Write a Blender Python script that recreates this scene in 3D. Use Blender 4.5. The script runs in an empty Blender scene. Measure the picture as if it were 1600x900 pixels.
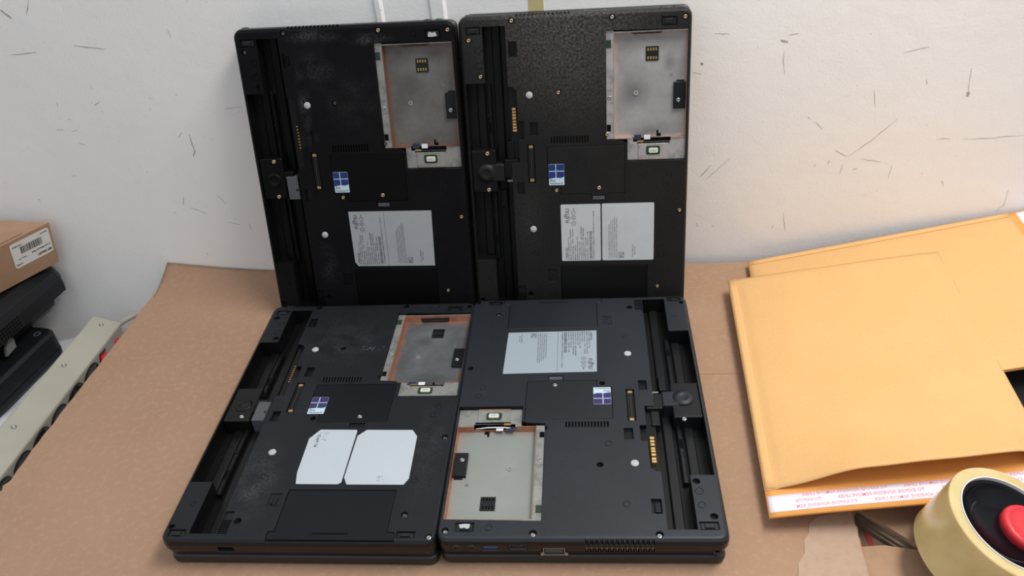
import bpy, bmesh, math, random
from mathutils import Matrix, Vector
random.seed(7)
S = bpy.context.scene
COL = S.collection
PI = math.pi

# ------------------------------------------------------------------ camera
cam_d = bpy.data.cameras.new('camera'); cam = bpy.data.objects.new('camera', cam_d); COL.objects.link(cam)
cam_d.sensor_width = 36.0; cam_d.lens = 1281.84 * 36.0 / 1600.0; cam_d.clip_start = 0.01
CR = [[0.995449, 0.095294, 0.0], [-0.055382, 0.578525, -0.813782], [-0.077548, 0.810079, 0.58117]]
cm = Matrix(CR).to_4x4(); cm.translation = Vector((0.16293, -0.57169, 0.53549))
cam.matrix_world = cm
S.camera = cam

# ------------------------------------------------------------------ light
S.view_settings.view_transform = 'Standard'; S.view_settings.look = 'None'
S.view_settings.gamma = 1.0; S.view_settings.use_curve_mapping = False
S.view_settings.exposure = 0.0
W = bpy.data.worlds.new('room_light'); S.world = W; W.use_nodes = True
wn = W.node_tree; wn.nodes.clear()
wo = wn.nodes.new('ShaderNodeOutputWorld'); wb = wn.nodes.new('ShaderNodeBackground')
wt = wn.nodes.new('ShaderNodeTexCoord'); ws = wn.nodes.new('ShaderNodeSeparateXYZ'); wr = wn.nodes.new('ShaderNodeValToRGB')
wm = wn.nodes.new('ShaderNodeMapRange'); wm.inputs[1].default_value = -1; wm.inputs[2].default_value = 1
wn.links.new(wt.outputs['Generated'], ws.inputs[0]); wn.links.new(ws.outputs['Z'], wm.inputs[0])
wn.links.new(wm.outputs[0], wr.inputs[0]); wn.links.new(wr.outputs[0], wb.inputs[0]); wn.links.new(wb.outputs[0], wo.inputs[0])
e = wr.color_ramp.elements
e[0].position = 0.46; e[0].color = (0.06, 0.058, 0.056, 1)
e[1].position = 0.74; e[1].color = (0.86, 0.91, 0.98, 1)
wb.inputs[1].default_value = 0.90

def area(name, loc, aim, sx, sy, power, col):
    d = bpy.data.lights.new(name, 'AREA'); d.shape = 'RECTANGLE'; d.size = sx; d.size_y = sy; d.energy = power; d.color = col
    o = bpy.data.objects.new(name, d); COL.objects.link(o); o.location = loc
    o.rotation_euler = (Vector(aim) - Vector(loc)).to_track_quat('-Z', 'Y').to_euler(); return o
area('ceiling_lamp', (0.66, -0.10, 1.20), (0.42, 0.03, 0), 0.7, 0.25, 13.5, (1.0, 0.98, 0.95))

# ------------------------------------------------------------------ materials
def mat(name, col, rough=0.6, metal=0.0, spec=0.5, **kw):
    """kw: noise=(scale, amount, colour2), bump=(scale, strength, distance), bevel=m, trans, coat, emit"""
    m = bpy.data.materials.new(name); m.use_nodes = True; nt = m.node_tree; b = nt.nodes['Principled BSDF']
    b.inputs['Base Color'].default_value = (*col, 1); b.inputs['Roughness'].default_value = rough
    b.inputs['Metallic'].default_value = metal; b.inputs['Specular IOR Level'].default_value = spec
    tc = nt.nodes.new('ShaderNodeTexCoord'); last = None
    for i, (sc, lo, hi, c2, det) in enumerate(kw.get('noise', [])):
        n = nt.nodes.new('ShaderNodeTexNoise'); n.inputs['Scale'].default_value = sc; n.inputs['Detail'].default_value = det
        n.inputs['Roughness'].default_value = 0.62
        nt.links.new(tc.outputs['Object'], n.inputs['Vector'])
        r = nt.nodes.new('ShaderNodeMapRange'); r.inputs[1].default_value = lo; r.inputs[2].default_value = hi
        nt.links.new(n.outputs['Fac'], r.inputs[0])
        mx = nt.nodes.new('ShaderNodeMix'); mx.data_type = 'RGBA'
        if last is None: mx.inputs[6].default_value = (*col, 1)
        else: nt.links.new(last, mx.inputs[6])
        mx.inputs[7].default_value = (*c2, 1); nt.links.new(r.outputs[0], mx.inputs[0]); last = mx.outputs[2]
    if last: nt.links.new(last, b.inputs['Base Color'])
    nrm = None
    if kw.get('bevel'):
        bv = nt.nodes.new('ShaderNodeBevel'); bv.samples = 4; bv.inputs[0].default_value = kw['bevel']; nrm = bv.outputs[0]
    for (sc, st, di) in kw.get('bump', []):
        n = nt.nodes.new('ShaderNodeTexNoise'); n.inputs['Scale'].default_value = sc; n.inputs['Detail'].default_value = 3
        nt.links.new(tc.outputs['Object'], n.inputs['Vector'])
        bp = nt.nodes.new('ShaderNodeBump'); bp.inputs['Strength'].default_value = st; bp.inputs['Distance'].default_value = di
        nt.links.new(n.outputs['Fac'], bp.inputs['Height'])
        if nrm: nt.links.new(nrm, bp.inputs['Normal'])
        nrm = bp.outputs[0]
    if nrm: nt.links.new(nrm, b.inputs['Normal'])
    if 'trans' in kw: b.inputs['Transmission Weight'].default_value = kw['trans']; b.inputs['IOR'].default_value = 1.45
    if 'coat' in kw: b.inputs['Coat Weight'].default_value = kw['coat']; b.inputs['Coat Roughness'].default_value = 0.1
    if 'emit' in kw: b.inputs['Emission Color'].default_value = (*kw['emit'][0], 1); b.inputs['Emission Strength'].default_value = kw['emit'][1]
    return m

def plastic(name, col, dust, dlo, dhi, rough=0.5, spec=0.4, blobs=(), speck=2.2, patch_col=(0.13, 0.13, 0.135), even=0.0):
    m = mat(name, col, rough, 0, spec, noise=[(22, dlo, dhi, dust, 5), (1400, 0.58, 0.8, tuple(min(1, c * speck) for c in col), 1)],
               bump=[(1800, 0.25, 0.0002)], bevel=0.0005)
    if not blobs: return m
    nt = m.node_tree; b = nt.nodes['Principled BSDF']; src = b.inputs['Base Color'].links[0].from_socket
    tc = nt.nodes.new('ShaderNodeTexCoord'); tot = None
    for (u, v, ru, rv, am) in blobs:       # patches of settled dust and of painted sheen, in plate coordinates (mm)
        mp = nt.nodes.new('ShaderNodeVectorMath'); mp.operation = 'SUBTRACT'; nt.links.new(tc.outputs['Object'], mp.inputs[0]); mp.inputs[1].default_value = (u * .001, v * .001, 0.031)
        d = nt.nodes.new('ShaderNodeVectorMath'); d.operation = 'MULTIPLY'; nt.links.new(mp.outputs[0], d.inputs[0]); d.inputs[1].default_value = (1000 / ru, 1000 / rv, 60)
        l = nt.nodes.new('ShaderNodeVectorMath'); l.operation = 'LENGTH'; nt.links.new(d.outputs[0], l.inputs[0])
        r = nt.nodes.new('ShaderNodeMapRange'); r.interpolation_type = 'SMOOTHSTEP'; r.inputs[1].default_value = 1.0; r.inputs[2].default_value = 0.0; r.inputs[4].default_value = am; nt.links.new(l.outputs['Value'], r.inputs[0])
        if tot is None: tot = r.outputs[0]
        else:
            a = nt.nodes.new('ShaderNodeMath'); a.operation = 'MAXIMUM'; nt.links.new(tot, a.inputs[0]); nt.links.new(r.outputs[0], a.inputs[1]); tot = a.outputs[0]
    n1 = nt.nodes.new('ShaderNodeTexNoise'); n1.inputs['Scale'].default_value = 420; n1.inputs['Detail'].default_value = 5; n1.inputs['Roughness'].default_value = 0.8; nt.links.new(tc.outputs['Object'], n1.inputs['Vector'])
    n2 = nt.nodes.new('ShaderNodeTexNoise'); n2.inputs['Scale'].default_value = 60; n2.inputs['Detail'].default_value = 5; nt.links.new(tc.outputs['Object'], n2.inputs['Vector'])
    m1 = nt.nodes.new('ShaderNodeMapRange'); m1.inputs[1].default_value = 0.42; m1.inputs[2].default_value = 0.72; nt.links.new(n1.outputs['Fac'], m1.inputs[0])
    m2 = nt.nodes.new('ShaderNodeMapRange'); m2.inputs[1].default_value = 0.35; m2.inputs[2].default_value = 0.68; m2.inputs[3].default_value = even; nt.links.new(n2.outputs['Fac'], m2.inputs[0])
    p = nt.nodes.new('ShaderNodeMath'); p.operation = 'MULTIPLY'; nt.links.new(m1.outputs[0], p.inputs[0]); nt.links.new(m2.outputs[0], p.inputs[1])
    q = nt.nodes.new('ShaderNodeMath'); q.operation = 'MULTIPLY'; nt.links.new(p.outputs[0], q.inputs[0]); nt.links.new(tot, q.inputs[1])
    mx = nt.nodes.new('ShaderNodeMix'); mx.data_type = 'RGBA'; nt.links.new(q.outputs[0], mx.inputs[0]); nt.links.new(src, mx.inputs[6]); mx.inputs[7].default_value = (*patch_col, 1)
    nt.links.new(mx.outputs[2], b.inputs['Base Color']); return m
M = {}
M['sh1'] = plastic('dusty_black_plastic', (0.0045, 0.0045, 0.0052), (0.007, 0.007, 0.0075), 0.45, 0.75, 0.5, 0.09, blobs=[(-46, 60, 9, 60, 0.8), (-30, 122, 34, 9, 1.0), (25, 118, 30, 8, 0.9), (-30, 92, 26, 30, 0.5), (-46, -110, 16, 34, 0.35), (0, 60, 50, 40, 0.22)])
M['sh2'] = plastic('speckled_black_plastic', (0.0095, 0.009, 0.0085), (0.013, 0.0122, 0.0115), 0.40, 0.7, 0.45, 0.22, blobs=[(-5, 128, 120, 125, 1.0), (-48, -70, 24, 60, 0.2)], speck=3.0, patch_col=(0.155, 0.145, 0.136), even=0.85)  # sheen from overhead light painted as a paler patch over the upper half
M['sh3'] = plastic('scuffed_black_plastic', (0.0065, 0.0078, 0.0105), (0.010, 0.0115, 0.015), 0.50, 0.8, 0.48, 0.32, blobs=[(-20, 70, 60, 60, 0.45), (0, -10, 100, 40, 0.28), (-50, -110, 30, 60, 0.7), (90, -60, 20, 110, 0.4)])
M['sh4'] = plastic('matte_black_plastic', (0.0105, 0.0135, 0.018), (0.0135, 0.017, 0.0225), 0.45, 0.7, 0.46, 0.42)
for i in (1, 2, 3, 4): M['in%d' % i] = mat('inner_black_plastic_%s' % 'abcd'[i - 1], [(0.0025,) * 3, (0.0055,) * 3, (0.0045,) * 3, (0.007, 0.008, 0.0095)][i - 1], 0.32, 0, [0.16, 0.2, 0.3, 0.36][i - 1], bevel=0.0005)
M['cover'] = mat('cover_plastic', (0.005, 0.006, 0.0085), 0.42, 0, 0.25, bevel=0.0004, bump=[(1500, 0.15, 0.0002)])
M['cover4'] = mat('cover_plastic_light', (0.0100, 0.0125, 0.0165), 0.44, 0, 0.42, bevel=0.0004, bump=[(1500, 0.15, 0.0002)])
M['blk'] = mat('glossy_black', (0.006, 0.006, 0.006), 0.3, 0, 0.5)
M['deep'] = mat('unlit_black_plastic', (0.0038, 0.0038, 0.0042), 0.4, 0, 0.3, bevel=0.0005)
M['side'] = mat('gloss_black_side', (0.0042, 0.0038, 0.0038), 0.28, 0, 0.4, bevel=0.0005)
M['navy'] = mat('navy_foam', (0.010, 0.018, 0.055), 0.6)
M['void'] = mat('dark_recess', (0.003, 0.003, 0.003), 0.9, 0, 0.1)
M['greyplastic'] = mat('slate_plastic', (0.07, 0.075, 0.085), 0.5, 0, 0.4, bevel=0.0004)
M['lid'] = mat('lid_grey', (0.016, 0.0155, 0.015), 0.38, 0.0, 0.5, bevel=0.0008)
M['brass'] = mat('brass_screw', (0.52, 0.40, 0.24), 0.3, 0.9, 0.5, bevel=0.0003)
M['steel'] = mat('steel_screw', (0.42, 0.41, 0.40), 0.35, 0.9, 0.5, bevel=0.0003)
M['darkscrew'] = mat('dark_screw', (0.13, 0.12, 0.11), 0.4, 0.8, 0.5)
M['gold'] = mat('gold_contact', (0.75, 0.50, 0.20), 0.3, 0.9, 0.5, bevel=0.0003)
M['padw'] = mat('white_rubber', (0.42, 0.43, 0.44), 0.6)
M['paper'] = mat('label_grey', (0.33, 0.345, 0.355), 0.5, 0, 0.4, noise=[(60, 0.4, 0.7, (0.31, 0.325, 0.335), 2)])
M['paper2'] = mat('label_light_grey', (0.49, 0.515, 0.52), 0.5, 0, 0.4, noise=[(60, 0.4, 0.7, (0.46, 0.485, 0.49), 2)])
M['paper4'] = mat('label_pale', (0.30, 0.35, 0.385), 0.5, 0, 0.4)
M['paper3'] = mat('label_white', (0.46, 0.50, 0.54), 0.5, 0, 0.4, noise=[(300, 0.70, 0.76, (0.2, 0.2, 0.2), 3)])
M['ink'] = mat('printing_ink', (0.03, 0.03, 0.035), 0.6)
M['inkgrey'] = mat('faded_ink', (0.075, 0.08, 0.085), 0.6)
M['blue'] = mat('sticker_blue', (0.012, 0.028, 0.15), 0.35)
M['purple'] = mat('sticker_purple', (0.036, 0.027, 0.11), 0.35)
M['stwhite'] = mat('sticker_pale', (0.50, 0.62, 0.68), 0.35)
M['green'] = mat('circuit_green', (0.012, 0.032, 0.015), 0.4)
M['ivory'] = mat('ivory_connector', (0.62, 0.60, 0.48), 0.5)
M['usbblue'] = mat('port_blue', (0.03, 0.10, 0.30), 0.4)
M['white'] = mat('white_ribbon', (0.7, 0.7, 0.7), 0.5)
def traymat(name, base, stain, lo, hi, metal, rough, cop=(0.55, 0.27, 0.18), spots=(), scol=(0.12, 0.125, 0.13)):
    m = mat(name, base, rough, metal, 0.5, noise=[(24, lo - 0.04, hi + 0.06, stain, 6)], bump=[(60, 0.12, 0.001)])
    nt = m.node_tree; b = nt.nodes['Principled BSDF']; src = b.inputs['Base Color'].links[0].from_socket
    # copper plating showing through along the folded rim of the tray
    tc = nt.nodes.new('ShaderNodeTexCoord'); sp = nt.nodes.new('ShaderNodeSeparateXYZ'); nt.links.new(tc.outputs['Object'], sp.inputs[0])
    def edge(out, c, h):
        a = nt.nodes.new('ShaderNodeMath'); a.operation = 'SUBTRACT'; nt.links.new(sp.outputs[out], a.inputs[0]); a.inputs[1].default_value = c
        ab = nt.nodes.new('ShaderNodeMath'); ab.operation = 'ABSOLUTE'; nt.links.new(a.outputs[0], ab.inputs[0])
        d = nt.nodes.new('ShaderNodeMath'); d.operation = 'SUBTRACT'; d.inputs[0].default_value = h; nt.links.new(ab.outputs[0], d.inputs[1]); return d.outputs[0]
    mn = nt.nodes.new('ShaderNodeMath'); mn.operation = 'MINIMUM'
    nt.links.new(edge(0, 0.0718, 0.0345), mn.inputs[0]); nt.links.new(edge(1, 0.0615, 0.0495), mn.inputs[1])
    n = nt.nodes.new('ShaderNodeTexNoise'); n.inputs['Scale'].default_value = 55; nt.links.new(tc.outputs['Object'], n.inputs['Vector'])
    ml = nt.nodes.new('ShaderNodeMath'); ml.operation = 'MULTIPLY_ADD'; nt.links.new(n.outputs['Fac'], ml.inputs[0]); ml.inputs[1].default_value = 0.016; nt.links.new(mn.outputs[0], ml.inputs[2])
    mr = nt.nodes.new('ShaderNodeMapRange'); mr.inputs[1].default_value = 0.0135; mr.inputs[2].default_value = 0.0075; nt.links.new(ml.outputs[0], mr.inputs[0])
    mx = nt.nodes.new('ShaderNodeMix'); mx.data_type = 'RGBA'; nt.links.new(mr.outputs[0], mx.inputs[0]); nt.links.new(src, mx.inputs[6]); mx.inputs[7].default_value = (*cop, 1)
    last = mx.outputs[2]
    for (u, v, ru, rv, am) in spots:      # tarnished spots on the tray floor
        mp = nt.nodes.new('ShaderNodeVectorMath'); mp.operation = 'SUBTRACT'; nt.links.new(tc.outputs['Object'], mp.inputs[0]); mp.inputs[1].default_value = (u * .001, v * .001, 0.0215)
        d = nt.nodes.new('ShaderNodeVectorMath'); d.operation = 'MULTIPLY'; nt.links.new(mp.outputs[0], d.inputs[0]); d.inputs[1].default_value = (1000 / ru, 1000 / rv, 10)
        l = nt.nodes.new('ShaderNodeVectorMath'); l.operation = 'LENGTH'; nt.links.new(d.outputs[0], l.inputs[0])
        wv = nt.nodes.new('ShaderNodeMath'); wv.operation = 'MULTIPLY_ADD'; nt.links.new(n.outputs['Fac'], wv.inputs[0]); wv.inputs[1].default_value = 0.5; nt.links.new(l.outputs['Value'], wv.inputs[2])
        r = nt.nodes.new('ShaderNodeMapRange'); r.interpolation_type = 'SMOOTHSTEP'; r.inputs[1].default_value = 1.25; r.inputs[2].default_value = 0.2; r.inputs[4].default_value = am; nt.links.new(wv.outputs[0], r.inputs[0])
        m3 = nt.nodes.new('ShaderNodeMix'); m3.data_type = 'RGBA'; nt.links.new(r.outputs[0], m3.inputs[0]); nt.links.new(last, m3.inputs[6]); m3.inputs[7].default_value = (*scol, 1); last = m3.outputs[2]
    nt.links.new(last, b.inputs['Base Color']); return m
M['tr1'] = traymat('tray_brown_metal', (0.21, 0.20, 0.185), (0.10, 0.097, 0.088), 0.40, 0.66, 0.45, 0.38, (0.25, 0.15, 0.11), [(60, 66, 24, 30, 0.5), (88, 100, 14, 12, 0.4)], (0.06, 0.058, 0.05))
M['tr2'] = traymat('tray_silver_metal', (0.46, 0.445, 0.43), (0.24, 0.235, 0.225), 0.40, 0.72, 0.45, 0.36, (0.62, 0.47, 0.42), [(58, 56, 21, 24, 0.8), (90, 82, 9, 12, 0.5), (72, 16, 34, 11, 0.45), (72, 106, 34, 8, 0.35)])
M['tr3'] = traymat('tray_grey_metal', (0.27, 0.285, 0.295), (0.13, 0.137, 0.14), 0.40, 0.66, 0.65, 0.30, (0.50, 0.25, 0.17), [(62, 80, 14, 12, 0.45), (72, 22, 34, 16, 0.35)], (0.07, 0.075, 0.078))
M['tr4'] = traymat('tray_green_grey_film', (0.30, 0.32, 0.29), (0.27, 0.285, 0.265), 0.42, 0.62, 0.3, 0.28, (0.34, 0.29, 0.24))
for k, c in (('1', (0.27, 0.145, 0.105)), ('2', (0.50, 0.36, 0.31)), ('3', (0.50, 0.22, 0.135)), ('4', (0.48, 0.22, 0.135))):
    M['cu' + k] = mat('copper_foil_' + 'abcd'[int(k) - 1], c, 0.36, 0.6, 0.5, noise=[(70, 0.5, 0.75, tuple(v * 0.45 for v in c), 3)])
M['plate2'] = mat('pale_plate', (0.46, 0.44, 0.43), 0.4, 0.5, 0.5, noise=[(90, 0.45, 0.7, (0.27, 0.25, 0.24), 3)])
M['plate'] = mat('brushed_plate', (0.34, 0.34, 0.32), 0.4, 0.5, 0.5, noise=[(90, 0.45, 0.7, (0.2, 0.2, 0.185), 3)])

M['wall'] = mat('painted_plaster', (0.92, 0.908, 0.885), 0.55, 0, 0.3,
                noise=[(3.2, 0.42, 0.68, (0.885, 0.87, 0.845), 3), (260, 0.72, 0.76, (0.55, 0.52, 0.49), 2), (9, 0.62, 0.80, (0.85, 0.82, 0.785), 4)],
                bump=[(420, 0.28, 0.0006), (45, 0.25, 0.0016)])
M['scuff'] = mat('grey_scuff', (0.42, 0.39, 0.36), 0.8)
M['scuffsoft'] = mat('soft_scuff', (0.66, 0.63, 0.60), 0.8)
M['tape'] = mat('yellowed_tape', (0.60, 0.50, 0.24), 0.35, 0, 0.5)
M['desk'] = mat('desk_top', (0.42, 0.41, 0.40), 0.6)
M['card'] = mat('corrugated_card', (0.375, 0.232, 0.148), 0.85, 0, 0.15,
                noise=[(6, 0.4, 0.7, (0.335, 0.205, 0.130), 4), (160, 0.5, 0.8, (0.42, 0.27, 0.18), 3), (420, 0.72, 0.78, (0.20, 0.12, 0.07), 2)], bump=[(500, 0.2, 0.0004), (14, 0.2, 0.003)])
M['card2'] = mat('torn_card_ply', (0.44, 0.31, 0.22), 0.9, 0, 0.1, noise=[(120, 0.45, 0.75, (0.39, 0.27, 0.19), 4)], bump=[(400, 0.3, 0.0005)])
M['card3'] = mat('kraft_card', (0.40, 0.25, 0.155), 0.85, 0, 0.15, noise=[(80, 0.45, 0.75, (0.35, 0.215, 0.13), 4)])
M['carddark'] = mat('brown_card_edge', (0.17, 0.125, 0.085), 0.8, 0, 0.2, noise=[(120, 0.45, 0.75, (0.12, 0.085, 0.055), 4)])
M['red'] = mat('red_print', (0.30, 0.02, 0.02), 0.7)
M['box'] = mat('carton_brown', (0.40, 0.245, 0.155), 0.8, 0, 0.2, noise=[(20, 0.4, 0.7, (0.36, 0.215, 0.13), 3)])
M['mail'] = mat('golden_kraft', (0.70, 0.405, 0.165), 0.65, 0, 0.25, noise=[(14, 0.4, 0.7, (0.67, 0.385, 0.15), 3), (500, 0.5, 0.8, (0.73, 0.43, 0.18), 2)], bump=[(35, 0.25, 0.0016), (700, 0.1, 0.0003)])
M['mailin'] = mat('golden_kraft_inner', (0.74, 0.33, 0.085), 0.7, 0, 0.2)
M['liner'] = mat('liner_white', (0.80, 0.74, 0.78), 0.4)
M['pink'] = mat('liner_print', (0.62, 0.28, 0.36), 0.6)
M['beige'] = mat('beige_enamel', (0.43, 0.41, 0.335), 0.4, 0, 0.45, bevel=0.0012, noise=[(18, 0.4, 0.7, (0.40, 0.38, 0.31), 2)])
M['plug'] = mat('socket_black', (0.012, 0.012, 0.012), 0.28, 0, 0.5)
M['redlamp'] = mat('red_switch', (0.25, 0.01, 0.02), 0.3, emit=((1.0, 0.02, 0.05), 0.25))
M['bag'] = mat('white_plastic_sheet', (0.70, 0.71, 0.76), 0.4, 0, 0.4, bump=[(60, 0.6, 0.004)])
M['lab'] = mat('dark_laptop_plastic', (0.0085, 0.0092, 0.011), 0.42, 0, 0.35, bevel=0.0012, noise=[(40, 0.5, 0.8, (0.014, 0.015, 0.017), 4)])
M['torn'] = mat('scratch_glare_grey', (0.16, 0.165, 0.15), 0.6)
M['roll'] = mat('tape_film', (0.66, 0.52, 0.25), 0.2, 0, 0.5, coat=0.5, noise=[(30, 0.4, 0.7, (0.57, 0.43, 0.18), 3)])
nt = M['roll'].node_tree; nt.nodes['Principled BSDF'].inputs['Subsurface Weight'].default_value = 0.35
nt.nodes['Principled BSDF'].inputs['Subsurface Radius'].default_value = (0.01, 0.008, 0.004); nt.nodes['Principled BSDF'].inputs['Subsurface Scale'].default_value = 1.0
M['core'] = mat('roll_core', (0.72, 0.70, 0.66), 0.6)
M['hubblk'] = mat('dispenser_black', (0.004, 0.004, 0.006), 0.22, 0, 0.18)
M['hubred'] = mat('dispenser_red', (0.62, 0.03, 0.04), 0.4, 0, 0.5, bevel=0.001)
M['winframe'] = mat('clear_film', (0.45, 0.46, 0.47), 0.2)

# ------------------------------------------------------------------ mesh helpers (millimetres unless scale is given)
class MB:
    def __init__(s, scale=0.001): s.bm = bmesh.new(); s.k = scale
    def _f(s, vs, mi):
        try: f = s.bm.faces.new(vs); f.material_index = mi; return f
        except ValueError: return None
    def loft(s, loops, mi=0, caps=True, smooth=False, closed=True):
        rows = [[s.bm.verts.new(p) for p in L] for L in loops]; n = len(rows[0])
        for a, b in zip(rows, rows[1:]):
            for i in range(n if closed else n - 1):
                j = (i + 1) % n; f = s._f([a[i], a[j], b[j], b[i]], mi)
                if f and smooth: f.smooth = True
        if caps: s._f(list(reversed(rows[0])), mi); s._f(rows[-1], mi)
        return s
    def prism(s, poly, z0, z1, mi=0):
        return s.loft([[(x, y, z0) for x, y in poly], [(x, y, z1) for x, y in poly]], mi)
    def box(s, x0, y0, z0, x1, y1, z1, mi=0):
        return s.prism([(x0, y0), (x1, y0), (x1, y1), (x0, y1)], z0, z1, mi)
    def rbox(s, x0, y0, z0, x1, y1, z1, r=1, c=0.4, mi=0):
        L = lambda d, z: [(x, y, z) for x, y in rr(x0 + d, y0 + d, x1 - d, y1 - d, max(r - d, 0.05), 3)]
        return s.loft([L(0, z0), L(0, z1 - c), L(c, z1)], mi)
    def cyl(s, x, y, z0, z1, r, n=20, mi=0, r2=None):
        c = lambda q, z: [(x + q * math.cos(2 * PI * i / n), y + q * math.sin(2 * PI * i / n), z) for i in range(n)]
        return s.loft([c(r, z0), c(r if r2 is None else r2, z1)], mi)
    def lathe(s, x, y, prof, n=28, mi=0, smooth=True):
        c = lambda q, z: [(x + q * math.cos(2 * PI * i / n), y + q * math.sin(2 * PI * i / n), z) for i in range(n)]
        return s.loft([c(max(r, 0.01), z) for r, z in prof], mi, True, smooth)
    def ring(s, x, y, z0, z1, r0, r1, n=20, mi=0):
        c = lambda q, z: [(x + q * math.cos(2 * PI * i / n), y + q * math.sin(2 * PI * i / n), z) for i in range(n)]
        return s.loft([c(r0, z0), c(r1, z0), c(r1, z1), c(r0, z1), c(r0, z0)], mi, False)
    def tube(s, pts, r, n=8, mi=0):
        P = [Vector(p) for p in pts]; loops = []
        for i, p in enumerate(P):
            d = (P[min(i + 1, len(P) - 1)] - P[max(i - 1, 0)]).normalized()
            a = d.cross(Vector((0, 0, 1)) if abs(d.z) < 0.9 else Vector((1, 0, 0))).normalized(); b = d.cross(a)
            loops.append([tuple(p + r * (math.cos(2 * PI * k / n) * a + math.sin(2 * PI * k / n) * b)) for k in range(n)])
        return s.loft(loops, mi, True, True)
    def sheet(s, f, nu, nv, th, mi=0, smooth=True):
        """closed thin sheet: f(a,b)->Vector on the underside, thickness th along z"""
        lo = [[s.bm.verts.new(f(i / nu, j / nv)) for j in range(nv + 1)] for i in range(nu + 1)]
        hi = [[s.bm.verts.new(Vector(f(i / nu, j / nv)) + Vector((0, 0, th))) for j in range(nv + 1)] for i in range(nu + 1)]
        for i in range(nu):
            for j in range(nv):
                a = s._f([hi[i][j], hi[i + 1][j], hi[i + 1][j + 1], hi[i][j + 1]], mi); b = s._f([lo[i][j], lo[i][j + 1], lo[i + 1][j + 1], lo[i + 1][j]], mi)
                if smooth: a.smooth = b.smooth = True
        for i in range(nu):
            s._f([lo[i][0], lo[i + 1][0], hi[i + 1][0], hi[i][0]], mi); s._f([lo[i + 1][nv], lo[i][nv], hi[i][nv], hi[i + 1][nv]], mi)
        for j in range(nv):
            s._f([lo[0][j + 1], lo[0][j], hi[0][j], hi[0][j + 1]], mi); s._f([lo[nu][j], lo[nu][j + 1], hi[nu][j + 1], hi[nu][j]], mi)
        return s
    def mesh(s, name, mats):
        bmesh.ops.recalc_face_normals(s.bm, faces=s.bm.faces)
        me = bpy.data.meshes.new(name); s.bm.to_mesh(me); s.bm.free(); me.transform(Matrix.Scale(s.k, 4))
        for m in mats: me.materials.append(m)
        return me
    def build(s, name, mats, parent=None, **kw):
        if not isinstance(mats, (list, tuple)): mats = [mats]
        return link(name, s.mesh(name, mats), parent, **kw)

def rr(x0, y0, x1, y1, r, n=5):
    out = []
    for cx, cy, a0 in ((x1 - r, y1 - r, 0), (x0 + r, y1 - r, 90), (x0 + r, y0 + r, 180), (x1 - r, y0 + r, 270)):
        for i in range(n + 1):
            a = math.radians(a0 + 90 * i / n); out.append((cx + r * math.cos(a), cy + r * math.sin(a)))
    return out
def link(name, me, parent=None, loc=None, **kw):
    o = bpy.data.objects.new(name, me); COL.objects.link(o)
    if parent: o.parent = parent
    if loc: o.location = loc
    for k, v in kw.items(): o[k] = v
    return o
def empty(name, mtx, label, cat, group=None):
    o = bpy.data.objects.new(name, None); COL.objects.link(o); o.empty_display_size = 0.02
    o.matrix_world = mtx; o['label'] = label; o['category'] = cat
    if group: o['group'] = group
    return o
def carve(me, cutters):
    t = bpy.data.objects.new('t', me); COL.objects.link(t); junk = []
    for cme in cutters:
        c = bpy.data.objects.new('c', cme); COL.objects.link(c); junk.append(c)
        md = t.modifiers.new('b', 'BOOLEAN'); md.object = c; md.operation = 'DIFFERENCE'; md.solver = 'EXACT'
    dg = bpy.context.evaluated_depsgraph_get(); dg.update()
    out = bpy.data.meshes.new_from_object(t.evaluated_get(dg))
    for o in junk + [t]: bpy.data.objects.remove(o, do_unlink=True)
    return out
_tc = {}
def text_polys(txt, size, mw=None):
    """mesh of a text, lying in xy, start at origin; mw = forced width"""
    cu = bpy.data.curves.new('t', 'FONT'); cu.body = txt; cu.size = size; cu.resolution_u = 2; cu.offset = size * 0.022
    o = bpy.data.objects.new('t', cu); COL.objects.link(o); dg = bpy.context.evaluated_depsgraph_get(); dg.update()
    me = bpy.data.meshes.new_from_object(o.evaluated_get(dg)); bpy.data.objects.remove(o, do_unlink=True)
    if mw and len(me.vertices):
        w = max(v.co.x for v in me.vertices)
        if w > 0: me.transform(Matrix.Diagonal((mw / w, 1, 1, 1)))
    return me
def add_mesh(mb, me, mtx, mi=0):
    n0 = len(mb.bm.verts); f0 = len(mb.bm.faces)
    t = me.copy(); t.transform(mtx); mb.bm.from_mesh(t); bpy.data.meshes.remove(t); mb.bm.faces.ensure_lookup_table()
    for f in mb.bm.faces[f0:]: f.material_index = mi

# ================================================================== setting
# the wall runs along y = WY - WX*x
WY, WX = 0.2487, 0.12886
wdir = Vector((1, -WX, 0)).normalized(); wnrm = Vector((-WX, -1, 0)).normalized()
WM = Matrix(((wdir.x, 0, wnrm.x, 0.0), (wdir.y, 0, wnrm.y, WY), (0, 1, 0, 0), (0, 0, 0, 1)))   # local x along wall, y up, z out of wall
wl = math.sqrt(1 + WX * WX)
DESK = -0.085
w = MB(1); w.box(-3.0, -0.12, -0.06, 3.0, 1.6, 0)
wall = w.build('wall_back', M['wall']); wall.matrix_world = WM; wall['kind'] = 'structure'
w = MB(1); w.box(-3.0, -1.2, -0.03, 3.0, 1.2, 0)
desk = w.build('floor', M['desk']); desk.location = (0, -0.45, DESK); desk['kind'] = 'structure'
desk.location.y = -0.50
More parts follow.
